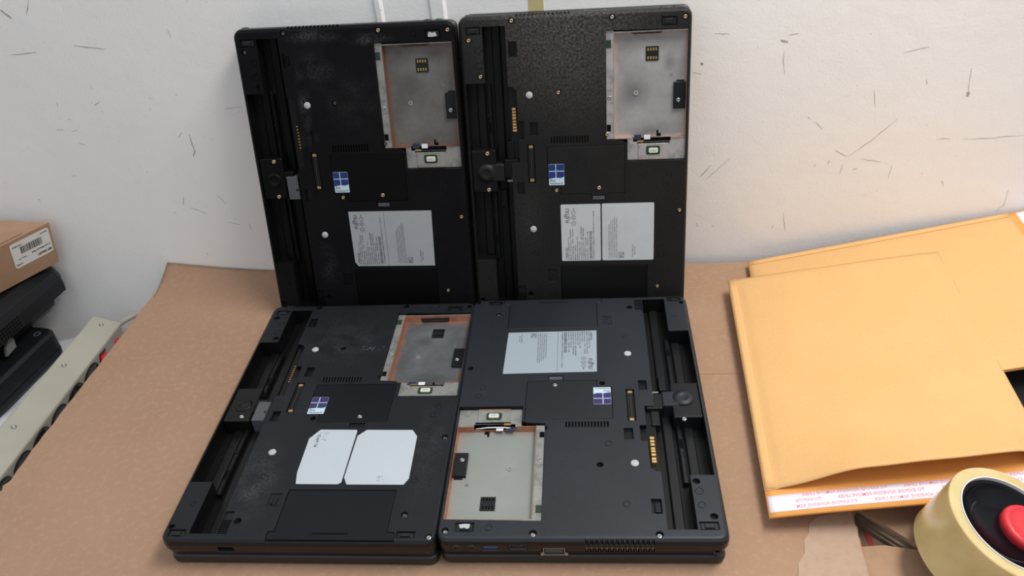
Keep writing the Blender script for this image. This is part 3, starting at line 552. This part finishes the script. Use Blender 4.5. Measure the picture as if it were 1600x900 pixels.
    part('slot_connector', 'slotc', mm(lambda b: (b.prism([(53.6, 110.2), (82.8, 110.2), (80.6, 109.3), (55.8, 109.3)][::-1], T - 8.8, T - 4.6, 0), b.box(56.5, 109.0, T - 7.2, 80, 109.5, T - 6.2, 1))), [M['blk'], M['lid']], tray)
    cp = part('connector_plate', 'cplate', mm(lambda b: (b.rbox(61, -8.8, T - 3.8, 89.6, 6.4, T - 2.9, 0.5, 0.3, 0), b.box(61.2, -9.3, T - 3.4, 89.4, -8.3, T - 2.6, 1), b.box(60, 6.6, T - 3.8, 91, 8.0, T - 3.3, 2))), [M['plate'] if v != 2 else M['plate2'], cu, M['void']], tray)
    part('board_connector', 'bconn', mm(lambda b: (b.rbox(68.6, -4.6, T - 2.9, 82, 4.0, T - 2.5, 1.5, 0.1, 0), b.rbox(71, -2.8, T - 2.5, 80, 2.2, T - 1.4, 1.2, 0.3, 1), b.rbox(73, -1.4, T - 1.4, 78, 0.8, T - 1.3, 0.5, 0.05, 2))), [M['green'], M['ivory'], M['padw']], cp)
    def ribbon(b):
        b.box(57, 10, T - 6, 64, 14.6, T - 5.5, 1); b.box(66.6, 10, T - 6, 72.6, 14.4, T - 5.4, 0)
        if v == 4: b.tube([(55, 10.2, T - 7.5), (66, 11.5, T - 4.6), (80, 11.5, T - 4.6), (91, 10.2, T - 7.5)], 0.6, 6, 0)
        b.box(60, 7.8, T - 4.2, 66, 9.4, T - 3.2, 2)
    part('ribbon_cable', 'ribc%d' % (v == 4), mm(ribbon), [M['white'], M['navy'], M['gold']], tray)
    part('circuit_board', 'pcb', mm(lambda b: b.box(30.6, 97.6, T - 3.6, 35.2, 105, T - 2.0)), [M['green']], tray)
    part('tray_notch', 'tn', mm(lambda b: b.box(30.6, 19.5, T - 3.6, 34.6, 26, T - 2.04)), [M['void']], tray)
    part('screw', 'screw', mm(screw_mesh), [M['plate']], tray, loc=(0.0335, 0.0516, (T - 1.2) * .001))
    # side ports
    def ring_rect(b, x0, x1, z0, z1, t_, y=131.0, mi=0):
        b.box(x0 - t_, y - 5, z0 - t_, x1 + t_, y + 0.35, z0, mi); b.box(x0 - t_, y - 5, z1, x1 + t_, y + 0.35, z1 + t_, mi)
        b.box(x0 - t_, y - 5, z0, x0, y + 0.35, z1, mi); b.box(x1, y - 5, z0, x1 + t_, y + 0.35, z1, mi)
    part('usb_port', 'usb', mm(lambda b: (b.box(63, 127.5, T - 10.4, 74, 131, T - 8.2, 0), ring_rect(b, 62.2, 74.8, T - 12.2, T - 7.4, 0.35, 131.4, 1))), [M['usbblue'], M['greyplastic']], root, label='blue tongue port')
    part('usb_port', 'usb2', mm(lambda b: (b.box(-61, -166.5, T - 9.8, -50.5, -164, T - 8.4, 0), b.box(-61.8, -169.6, T - 12.6, -49.7, -164, T - 12.1, 1))), [M['usbblue'], M['lid']], root)
    part('video_port', 'hdmi', mm(lambda b: (ring_rect(b, 41.5, 53.6, T - 10.6, T - 6.6, 0.5, 131.4, 1), b.box(43.5, 127.5, T - 9.2, 51.6, 130.6, T - 8, 0))), [M['blk'], M['greyplastic']], root)
    part('monitor_port', 'vga', mm(lambda b: (ring_rect(b, 13.2, 28.3, T - 17.6, T - 10.4, 0.8, 131.0, 1), b.box(14, 127.5, T - 16.5, 27.6, 130.4, T - 11.5, 0), b.box(10.6, 130.6, T - 18.4, 12.4, 131.6, T - 15.2, 1), b.box(29.1, 130.6, T - 18.4, 30.9, 131.6, T - 15.2, 1))), [M['greyplastic'], M['steel']], root)
    for u in (94, 83):
        me = once('jack', lambda: jack_mesh())
        part('audio_jack', 'jack', lambda: None, [M['lid'], M['void']], root, loc=(u * .001, 0.1316, (T - 9) * .001))
    part('power_jack', 'jack', lambda: None, [M['blk'], M['void']], root, loc=(-99 * .001, 0.1314, (T - 13) * .001))
    if v in (2, 4):
        gr = part('heat_sink', 'fins', mm(lambda b: [b.box(-3.6 - i * 3.75 - 0.3, 128.4, T - 15.3, -3.6 - i * 3.75 + 0.3, 129.6, T - 2.4) for i in range(14)] and b.box(-53.5, 128.5, T - 12.4, -2.5, 129.4, T - 11.6)), [M['steel']], root)
    # labels
    pap = {1: M['paper'], 2: M['paper2'], 3: M['paper3'], 4: M['paper4']}[v]
    ink = M['ink']; lz0, lz1 = T, T + 0.22
    if v in (1, 4):
        pl = [(-16.4, -53.0), (71.3, -53.3), (69.9, -113.8), (-12.8, -113.6), (-16.0, -109.0)] if v == 1 else [(-15.6, -53.4), (71.1, -52.5), (69.4, -112.6), (-16.5, -113.3)]
        lb = part('regulatory_label', 'lab%d' % v, mm(lambda b: (b.prism(pl[::-1], lz0, lz1, 0), b.box(20.6, -113.2, lz1, 20.95, -53.6, lz1 + 0.02, 1))), [pap, M['inkgrey']], root, label='pale grey product label printed on both halves')
        part('printing', 'prl', mm(print_mesh_left), [ink], lb); part('printing', 'prr', mm(print_mesh_right), [ink], lb)
    elif v == 2:
        a = part('regulatory_label', 'labL2', mm(lambda b: b.prism(rr(-16.4, -113, 23.7, -52.5, 1.2, 3), lz0, lz1)), [pap], root, label='grey product label with printed maker name')
        c = part('regulatory_label', 'labR2', mm(lambda b: b.prism(rr(25.0, -113, 77, -52.3, 1.4, 3), lz0, lz1)), [pap], root, label='grey approval label, mostly blank')
        part('printing', 'prl', mm(print_mesh_left), [M['inkgrey']], a); part('printing', 'prr', mm(print_mesh_right), [M['inkgrey']], c)
    else:
        a = part('cut_label', 'labL3', mm(lambda b: b.prism([(-9, -51.8), (23.5, -52.3), (24.2, -54), (23.8, -111), (21.5, -113), (-11.8, -112.8), (-14, -112.6), (-16.3, -100.8), (-16.5, -62.4)][::-1], lz0, lz1)), [pap], root, label='blank white label with cut corners')
        part('cut_label', 'labR3', mm(lambda b: b.prism([(32.6, -52.4), (73.1, -52.9), (78.1, -60.3), (79, -107), (75.7, -113.4), (28.5, -113.2), (24.9, -105.9), (25.7, -59.4)][::-1], lz0, lz1)), [pap], root, label='blank white label with cut corners')
        def worn(b):
            rnd = random.Random(5)
            text_on_label(b, "fi.sli'j:.", -7.6, -72.5, 3.6, 17, T + 0.24)
            for i in range(16): x, y = -4.5 + rnd.random() * 3, -66 + rnd.random() * 11; b.box(x, y, T + 0.22, x + 0.5, y + 0.6, T + 0.24)
            for i in range(9): x, y = 52 + rnd.random() * 6, -110 + rnd.random() * 5; b.box(x, y, T + 0.22, x + 0.6, y + 0.8, T + 0.24)
        part('printing', 'wornp', mm(worn), [M['inkgrey']], a, label='rubbed off printing')
    # licence sticker
    st = part('licence_sticker', 'lic', mm(lambda b: (b.prism(rr(-27.1, -32.2, -11.8, -10.8, 0.5, 2), T + 0.06, T + 0.2, 0),
              b.prism([(-27.0, -25.6), (-21, -24.6), (-15, -24.9), (-11.9, -23.6), (-11.9, -11), (-27.0, -11)], T + 0.2, T + 0.24, 1),
              b.box(-20.4, -25.2, T + 0.24, -19.7, -11, T + 0.27, 2), b.box(-27.0, -18.3, T + 0.24, -11.9, -17.6, T + 0.27, 2))), [M['stwhite'], M['blue'] if v in (1, 2) else M['purple'], M['stwhite']], root)
    def lic(b):
        add_mesh(b, text_polys('Pro', 3.6), Matrix.Translation((-26, -28.6, T + 0.22))); add_mesh(b, text_polys('Windows 8', 2.6, 12.4), Matrix.Translation((-26, -31.3, T + 0.22)))
    part('printing', 'licp', mm(lic), [M['ink']], st)
    if v == 3:
        def dust(b):
            rnd = random.Random(11)
            for i in range(26):
                x, y = 11 + rnd.gauss(0, 5), 57 + rnd.gauss(0, 3.4); a = rnd.uniform(0.1, 0.7); l = rnd.uniform(0.4, 3.2); d_ = Vector((math.cos(a), math.sin(a))) * l; n_ = Vector((-math.sin(a), math.cos(a))) * rnd.uniform(0.08, 0.35)
                p = Vector((x, y)); b.prism([tuple(p), tuple(p + d_ * .5 - n_), tuple(p + d_), tuple(p + d_ * .4 + n_)], T - 0.01, T + 0.03)
        part('scratch', 'scr', mm(dust), [M['torn']], root, label='pale brown scratches', kind='stuff')
    return root
def mcp(i):
    return [(-27.8 + i, 6.2 - i), (48.2 - i, 6.2 - i), (47.7 - i, -41.8 + i), (29.0 - i, -42.0 + i), (29.0 - i, -43.6 + i), (15.2 + i, -43.6 + i), (15.2 + i, -42.0 + i), (-15 + i, -41.8 + i), (-15 + i, -32.8 + i), (-27.8 + i, -32.8 + i)][::-1]
def dcp(i):
    return [(-17.6 + i, -118.8 - i), (70.6 - i, -119 - i), (70.8 - i, -159.5 - i), (76.9 - i, -160 - i), (77.0 - i, -166.6 + i), (-22.6 + i, -166.6 + i), (-22.6 + i, -159.8 - i), (-17.6 + i, -159.6 - i)][::-1]
def jack_mesh():
    b = MB()
    n = 20; c = lambda q, y: [(q * math.cos(2 * PI * i / n), y, q * math.sin(2 * PI * i / n)) for i in range(n)]
    b.loft([c(3.6, -2), c(3.6, 0.5), c(2.8, 0.9), c(2.1, 0.7), c(1.9, -0.6)], 0, True, True); b.loft([c(1.85, -0.5), c(1.85, -0.3)], 1)
    return b.mesh('jack', [])

def pose(R3, t):
    m = Matrix(R3).to_4x4(); m.translation = Vector(t) - Matrix(R3).col[2] * 0.031; return m
P = [([[0.989688, 0.035662, -0.13873], [-0.14319, 0.220621, -0.964792], [-0.0038, 0.974707, 0.223453]], (0.01939, 0.18539, 0.16977)),
     ([[0.990835, 0.037202, -0.129856], [-0.134967, 0.233226, -0.963011], [-0.00554, 0.971711, 0.23611]], (0.23785, 0.15777, 0.16978)),
     ([[0.992334, 0.123589, 0.0], [-0.123589, 0.992334, 0.0], [0.0, 0.0, 1.0]], (0.0, 0.0, 0.031)),
     ([[-0.993272, -0.115802, 0.0], [0.115802, -0.993272, 0.0], [0.0, 0.0, 1.0]], (0.21137, -0.06043, 0.031))]
make_laptop(pose(*P[0]), 'dusty black laptop standing against the wall on the left, underside out, brownish empty bay', 1)
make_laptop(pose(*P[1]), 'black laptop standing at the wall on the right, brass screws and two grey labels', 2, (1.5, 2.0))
make_laptop(pose(*P[2]), 'scuffed black laptop lying flat, upside down, with two blank white labels with cut corners', 3)
make_laptop(pose(*P[3]), 'black laptop lying flat, upside down, with ports facing the camera and a greenish empty bay', 4)

# ================================================================== padded mailers
def mailer(label, O, X, Y, wd, ln, th, flap, puff, opening, seam, group=None):
    """O corner, X unit along width, Y unit along length towards the opening; flap length after ln"""
    O, X, Y = Vector(O), Vector(X).normalized(), Vector(Y).normalized(); N = X.cross(Y); N = N if N.z > 0 else -N
    root = empty('padded_mailer', Matrix.Translation(O), label, 'envelope', 'golden padded mailers')
    def P0(a, b, h): return O + X * (a * wd) + Y * (b * ln) + N * h - O
    rnd = random.Random(len(label)); ph = [rnd.uniform(0, 6) for _ in range(8)]
    def wr(a, b): return 0.0006 * math.sin(9 * a + 5 * b + ph[0]) * math.sin(7 * b + ph[1]) + 0.0004 * math.sin(23 * a - 11 * b + ph[2]) * math.sin(17 * b + ph[3])
    fl = flap / ln
    def back(a, b):
        bb = b * (1 + fl); dip = 0.0012 * math.sin(3.1 * a * 2 + 0.6) * max(0, bb - 0.9) * 8
        return P0(a, bb, dip * 0.5 + 0.0002)
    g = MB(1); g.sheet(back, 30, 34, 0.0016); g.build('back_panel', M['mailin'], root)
    sa = seam / wd
    def front(a, b):
        # flat seam strips left and right, padded in between, lifted lip at the opening
        if a < 0.06: aa = a / 0.06 * sa
        elif a > 0.94: aa = 1 - (1 - a) / 0.06 * sa
        else: aa = sa + (a - 0.06) / 0.88 * (1 - 2 * sa)
        k = max(0.0, min(1.0, (aa - sa) / (1 - 2 * sa))); f = (math.sin(PI * k)) ** 0.42 if 0 < k < 1 else 0
        top = min(1, b / 0.05) ** 0.5 * 0.85 + 0.15
        fo = min(1, k / 0.36) * min(1, (1 - k) / 0.08); fo = fo * fo * (3 - 2 * fo)
        h = puff * f * top + (wr(aa, b) if 0 < k < 1 else 0) * f + opening * fo * max(0, (b - 0.80) / 0.20) ** 1.8
        bb = b * (1 - 0.035 * (1 - f) * 0) - (0.0 if not opening else 0.03 * max(0, 1 - abs(k - 0.33) / 0.33) * (b > 0.999) * 0)
        return P0(aa, bb * (1.0 + (0.012 * math.sin(PI * k) if b > 0.95 else 0) * (1 if opening else 0)), 0.0019 + h)
    g = MB(1); g.sheet(front, 50, 44, 0.0010); g.build('front_panel', M['mail'], root)
    g = MB(1); g.sheet(lambda a, b: P0(0.004 + a * (sa - 0.006), 0.001 + b * 0.995, 0.0030), 3, 20, 0.0006); g.build('seam', M['mail'], root)
    if flap:
        b0, b1 = 1 + fl * 0.22, 1 + fl * 0.84
        def ln_(a, b):
            bb = b0 + (b1 - b0) * b; dip = 0.0012 * math.sin(3.1 * a * 2 + 0.6) * max(0, bb - 0.9) * 8
            return P0(0.006 + a * 0.992, bb, dip * 0.5 + 0.00185)
        g = MB(1); g.sheet(ln_, 40, 4, 0.00025); strip = g.build('adhesive_liner', M['liner'], root, label='white release strip with pink lettering')
        t = MB(1); me = text_polys('TO EXPOSE ADHESIVE REMOVE LINER', 0.0042, 0.064)
        rows = 3
        for r_ in range(rows):
            for k in range(-2, 4):
                m_ = me.copy(); s0 = -0.05 + k * 0.076 + r_ * 0.026
                for v_ in m_.vertices:
                    x = s0 + (0.064 - v_.co.x); y = (r_ + 0.62) / rows * (b1 - b0) * ln - v_.co.y
                    a = x / wd; b = y / ((b1 - b0) * ln)
                    v_.co = ln_(a, b) + N * 0.00030
                bmesh_add_clip(t, m_, O, X, wd)
        t.build('printing', M['pink'], strip, label='pink lettering')
    return root
def bmesh_add_clip(t, me, O, X, wd):
    b2 = bmesh.new(); b2.from_mesh(me)
    kill = [f for f in b2.faces if not (0.004 * wd < sum(((v.co).dot(X) for v in f.verts)) / len(f.verts) < 0.99 * wd)]
    bmesh.ops.delete(b2, geom=kill, context='FACES'); tmp = bpy.data.meshes.new('x'); b2.to_mesh(tmp); b2.free(); t.bm.from_mesh(tmp)

# rear one, leaning up to the right against the wall; opening at its right end
rTL = Vector((0.427, 0.173, 0.006)); rTR = Vector((0.698, 0.1535, 0.051))
Yd = Vector((-0.045, -0.24, 0.002))
mailer('golden padded mailer at the back, partly covered, its far edge touching the wall', rTL, Yd, rTR - rTL, 0.232, (rTR - rTL).length - 0.004, 0.006, 0.034, 0.0035, 0.0, 0.009)
fTL = Vector((0.392, 0.129, 0.0148)); fTR = Vector((0.592, 0.110, 0.0402)); fBL = Vector((0.346, -0.149, 0.0125))
mailer('golden padded mailer on top in front, open end and printed strip facing the camera', fTL, fTR - fTL, fBL - fTL, 0.211, (fBL - fTL).length, 0.006, 0.026, 0.0055, 0.0135, 0.009)
k = MB(1); k.rbox(0.560, -0.125, 0.0005, 0.74, 0.085, 0.0215, 0.008, 0.002)
o = k.build('black_case', [M['lab']]); o['label'] = 'black flat case glimpsed between the two mailers at the right frame edge'; o['category'] = 'case'

# ================================================================== tape roll and its dispenser
nz = Vector((0.305, -0.13, 1)).normalized(); xa = nz.cross(Vector((0, 1, 0))).normalized() * -1; ya = nz.cross(xa)
RM = Matrix((xa, ya, nz)).transposed().to_4x4(); RM.translation = Vector((0.486, -0.231, 0.058)) - nz * 0.046
roll = empty('tape_roll', RM, 'roll of clear yellowish packing tape resting tilted on the cardboard beside the mailer', 'tape')
r_ = MB(); r_.loft([[(q * math.cos(2 * PI * i / 96), q * math.sin(2 * PI * i / 96), z) for i in range(96)] for q, z in ((37.0, 0.6), (44.4, 0), (45.0, 0.8), (45.0, 45.2), (44.4, 46), (37.0, 45.6), (37.0, 0.6))], 0, False)
o = r_.build('tape_film', M['roll'], roll)
for p_ in o.data.polygons: p_.use_smooth = True
md = o.modifiers.new('e', 'EDGE_SPLIT'); md.split_angle = 0.6
r_ = MB(); r_.loft([[(q * math.cos(2 * PI * i / 72), q * math.sin(2 * PI * i / 72), z) for i in range(72)] for q, z in ((36.1, 0.3), (36.9, 0.3), (36.9, 46.2), (36.1, 46.2), (36.1, 0.3))], 0, False)
r_.build('roll_core', M['core'], roll, label='white card core')
disp = empty('tape_dispenser', RM, 'black tape dispenser hub with red screwed cap inside the tape roll', 'dispenser')
h = MB(); h.lathe(0, 0, [(35.9, 1), (35.9, 43.5), (34.8, 44.2), (33.0, 42.5), (31.0, 38), (12, 36), (0.01, 36)], 64); h.build('hub', M['hubblk'], disp)
h = MB(); pts = []
for i in range(20): a = math.radians(120 + i * 8); pts.append((24 * math.cos(a) - 1, 24 * math.sin(a), 37.0))
h.tube(pts, 0.4, 6); h.build('hub_rim', M['greyplastic'], disp)
cx, cy = 15.5, 0.5
h = MB(); h.lathe(cx, cy, [(18.4, 34), (18.4, 41), (17.2, 43), (14.8, 43.4), (13.6, 42.6), (12.4, 42.2), (9, 43.4), (0.01, 43.6)], 48); cap = h.build('hub_cap', M['hubred'], disp, label='red round cap')
h = MB(); h.lathe(cx, cy, [(5.2, 43), (5.2, 44.7), (4, 45.6), (1.6, 45.8), (1.4, 45.0), (0.01, 45.0)], 24); h.build('screw', M['steel'], cap)

# ================================================================== left side: power strip, plastic sheet, stack
Bd = Vector((-0.157, -0.9876, 0.0)).normalized(); Sd = Vector((0.9405, -0.1492, -0.3054)).normalized(); Ud = Vector((0.3016, -0.048, 0.9522)).normalized()
A = Vector((-0.3511, 0.2549, -0.0350)) - Ud * 0.040
PM = Matrix(((Bd.x, Sd.x, Ud.x, A.x), (Bd.y, Sd.y, Ud.y, A.y), (Bd.z, Sd.z, Ud.z, A.z), (0, 0, 0, 1)))
ps = empty('power_strip', PM, 'beige metal power strip with black sockets and red switch at the left', 'power strip')
b = MB()
L = lambda d, z: [(x, y, z) for x, y in rr(0 + d, 0 + d, 470 - d, 36 - d, 2.2, 3)]
b.loft([L(0, 0), L(0, 37.5), L(0.8, 39.3), L(2.5, 40)]); b.build('housing', M['beige'], ps)
for i in range(7):
    x = 76 + i * 34.5
    b = MB(); n = 28; c = lambda q, y: [(x + 0.82 * q * math.cos(2 * PI * j / n), y - 9, 19.5 + 0.82 * q * math.sin(2 * PI * j / n)) for j in range(n)]
    b.loft([c(19.5, 44.5), c(19.5, 46.2), c(18.2, 47.0), c(17.4, 46.8), c(17.2, 45.4), c(0.2, 45.3)], 0, True, False)
    sk = b.build('socket', M['plug'], ps)
    if i in (1, 3): b = MB(); b.loft([c(14, 45.3), c(13.5, 52), c(10, 53)]); b.build('plug', M['plug'], sk)
b = MB(); b.box(42, 35.6, 12, 56, 36.5, 34, 0); b.box(44, 36.5, 14.5, 54, 38.2, 30, 1); b.build('switch', [M['plug'], M['redlamp']], ps, label='red lit rocker switch')
b = MB(); b.lathe(0, 0, [(4.2, 0), (4.2, 2), (3, 3), (0.01, 3.2)], 20); me = b.mesh('m', [M['redlamp']]); me.transform(Matrix.Rotation(-PI / 2, 4, 'X'))
o = link('pilot_lamp', me, ps, (0.016, 0.0358, 0.022))
for x in (13, 89, 186, 280): b = MB(); b.lathe(x, 17 if x < 20 else 13, [(2.7, 39.8), (2.7, 40.6), (2.0, 41.2), (1.2, 41.3), (1.0, 40.8), (0.01, 40.8)], 18); b.build('screw', M['steel'], ps)
c_ = MB(1); c_.tube([(-0.333, 0.2500, -0.056), (-0.322, 0.2640, -0.054), (-0.300, 0.2760, -0.050), (-0.275, 0.2755, -0.052), (-0.268, 0.268, -0.056)], 0.0038, 10)
o = c_.build('power_cord', mat('cord_beige', (0.42, 0.39, 0.33), 0.5), None); o.parent = ps; o.matrix_parent_inverse = ps.matrix_world.inverted()
# sheet under the strip
rnd = random.Random(2)
g = MB(1)
def sh(a, b_):
    x = -0.475 + a * 0.205 - (1 - b_) * 0.045; y = -0.02 + b_ * 0.296
    z = DESK + 0.0010 + 0.0075 * (0.5 + 0.5 * math.sin(a * 22 + 5 * math.sin(b_ * 6))) * (0.25 + 0.75 * abs(math.sin(b_ * 9 + a * 3)))
    f = 1.0 if (0.28 < a < 0.60) else 0.05
    return Vector((x, y, DESK + 0.0008 + (z - DESK) * f * 0.6))
# (kept between strip and stack; the strip and the laptops stand on its flat margins)
g.sheet(sh, 80, 60, 0.0004)
o = g.build('plastic_sheet', M['bag']); o['label'] = 'crumpled white plastic sheet under the beige power strip'; o['category'] = 'plastic sheet'

def slab(name, cx0, cy0, ang, ln, wd, z0, z1, label, cat):
    """right-far corner at (cx0,cy0); length runs towards the camera along ang"""
    d_ = Vector((math.cos(ang), math.sin(ang), 0)); s_ = Vector((d_.y, -d_.x, 0)); s_ = s_ if s_.x < 0 else -s_
    m_ = Matrix(((d_.x, s_.x, 0, cx0), (d_.y, s_.y, 0, cy0), (0, 0, 1, z0), (0, 0, 0, 1)))
    root = empty(name, m_, label, cat, 'laptops stacked at the left edge'); return root, ln * 1000, wd * 1000, (z1 - z0) * 1000
ang = math.atan2(-0.130, -0.037)
low, l_, w_, t_ = slab('laptop', -0.3945, 0.245, ang, 0.30, 0.20, DESK + 0.0065, -0.0415, 'black laptop lowest in the stack at the left edge, behind the beige power strip', 'laptop')
b = MB(); q = lambda d, z: [(x, y, z) for x, y in rr(d, d, l_ - d, w_ - d, 12, 5)]
b.loft([q(2, 0), q(0.3, 3), q(0, 8), q(0, 11)]); b.build('display_lid', M['lab'], low)
b = MB(); b.loft([q(1, 11.4), q(0, 13), q(0, t_ - 4), q(2, t_ - 1), q(4, t_)]); b.build('base', M['lab'], low)
b = MB(); b.ring(15, 16, t_ - 0.1, t_ + 0.5, 2.5, 4.5); b.build('hinge_cap', M['greyplastic'], low)
up, l_, w_, t_ = slab('laptop', -0.3810, 0.2895, ang - 0.02, 0.31, 0.22, -0.0405, 0.014, 'thick dark laptop with speaker grille on its edge, between the carton and the lowest laptop', 'laptop')
t_ = 64
b = MB(); q = lambda d, z, e=0: [(x, y, z) for x, y in [(10 + d, d + e), (l_ - 10, d + e), (l_, 10 + d + e), (l_, w_), (0 + d, w_), (d, 10 + d + e)]]
b.loft([q(9, 0, 22), q(7, 10, 14), q(6, 24, 10)]); b.build('display_lid', M['lab'], up)
b = MB(); b.loft([q(4, 24.6, 5), q(0, 30), q(0, 46), q(2, 57, 2), q(5, 64, 12)]); b.build('base', M['lab'], up)
b = MB()
for i in range(8):
    for j in range(4): b.cyl(88 + i * 5.0, -0.4, 0, 1, 1.1, 10)
b.bm.free(); b = MB()
for i in range(9):
    for j in range(4):
        x, z = 86 + i * 4.2, 33 + j * 4.0; b.loft([[(x + 1.3 * math.cos(2 * PI * k / 8), y, z + 1.3 * math.sin(2 * PI * k / 8)) for k in range(8)] for y in (-0.25, 0.5)])
b.build('speaker_grille', M['void'], up)
b = MB(); b.loft([[(x, y, z) for x, z in ((96, 8), (112, 6), (108, 16), (100, 23), (94, 20))] for y in (11.5, 15)]); b.build('glare_patch', M['torn'], up, label='grey patch of painted glare')  # glare on the laptop's edge, painted as a grey patch
b = MB(); b.rbox(64, 30, t_ - 0.3, l_, w_ - 20, t_ + 2.2, 6, 1); b.build('raised_panel', M['lab'], up)
# carton on top, tilted slightly
cx = empty('carton', Matrix.Translation((-0.40, 0.25, 0.02)), 'brown carton with white barcode label on top of the stack at the left edge', 'carton')
def cpart(mb, name, m_, **kw):
    o = mb.build(name, m_, cx, **kw); o.matrix_parent_inverse = cx.matrix_world.inverted(); return o
TOP = [Vector((-0.365, 0.279, 0.085)), Vector((-0.402, 0.232, 0.085)), Vector((-0.500, 0.108, 0.085)), Vector((-0.640, 0.200, 0.085)), Vector((-0.505, 0.3090, 0.085))]
f0, f1 = Vector((-0.3655, 0.2775, 0.085)), Vector((-0.4995, 0.107, 0.085))
fd = (f1 - f0).normalized(); fs_ = Vector((fd.y, -fd.x, 0)); fs_ = fs_ if fs_.x < 0 else -fs_
dn = Vector((-0.014, 0.008, -0.058))
c0 = [f0, f0 + fd * 0.22, f0 + fd * 0.22 + fs_ * 0.15, f0 + Vector((-0.15, 0.0193, 0.012))]
b = MB(1); b.loft([[tuple(p + dn) for p in c0], [tuple(p) for p in c0]]); cpart(b, 'body', M['box'])
up_ = Vector((0, 0, 0.0008)); s1 = f0 + fd * 0.030 + fs_ * 0.004
b = MB(1); pz = [s1, s1 + fd * 0.19, s1 + fd * 0.19 + fs_ * 0.0022, s1 + fs_ * 0.0018]
b.prism([(p.x, p.y) for p in pz], 0.0848, 0.0853); cpart(b, 'flap_slot', M['carddark'])
fn = fd.cross(dn).normalized(); fn = fn if fn.x > 0 else -fn
def FP(a, d): return f0 + fd * a + dn.normalized() * d + fn * 0.0003
lw0, lw1, ld0, ld1 = 0.003, 0.0495, 0.0045, 0.040
b = MB(1)
def rl(off):
    out = []
    for x, y in rr(lw0, ld0, lw1, ld1, 0.003, 3): out.append(tuple(FP(x, y) + fn * off))
    return out
b.loft([rl(0), rl(0.0003)]); cl = cpart(b, 'barcode_label', M['core'], label='white barcode label')
# printing is upside down on the label
t = MB(1)
TM = Matrix((-fd, dn.normalized(), fn)).transposed().to_4x4()
def lt(s, a, d, size, wd, ms=None):
    m_ = TM.copy(); m_ = Matrix((fd, dn.normalized(), fn)).transposed().to_4x4(); m_.translation = FP(a, d) + fn * 0.0005
    add_mesh(t, text_polys(s, size, wd), m_)
R0 = random.Random(4)
lt('MP-RB60D', 0.0045, 0.033, 0.0050, 0.017); lt('Li-ion Battery Pack', 0.005, 0.0265, 0.0036, 0.023)
lt('A1AMG', 0.040, 0.0345, 0.0030, 0.008); lt('741403', 0.036, 0.0085, 0.0034, 0.011); lt('M2430', 0.0055, 0.0075, 0.0026, 0.008); lt('7d.a 7r', 0.034, 0.0275, 0.003, 0.010)
a = 0.0135
while a < 0.039:
    w1 = R0.choice((0.0005, 0.0005, 0.001)); q4 = [FP(a, 0.0125), FP(a + w1, 0.0125), FP(a + w1, 0.0225), FP(a, 0.0225)]
    t.loft([[tuple(p + fn * 0.0004) for p in q4], [tuple(p + fn * 0.0006) for p in q4]]); a += w1 + R0.choice((0.0005, 0.0009))
o = t.build('printing', M['ink'], cl); o.matrix_parent_inverse = cl.matrix_world.inverted()
cl.matrix_parent_inverse = cx.matrix_world.inverted()
for o in (cl,):
    pass
bpy.context.view_layer.update()
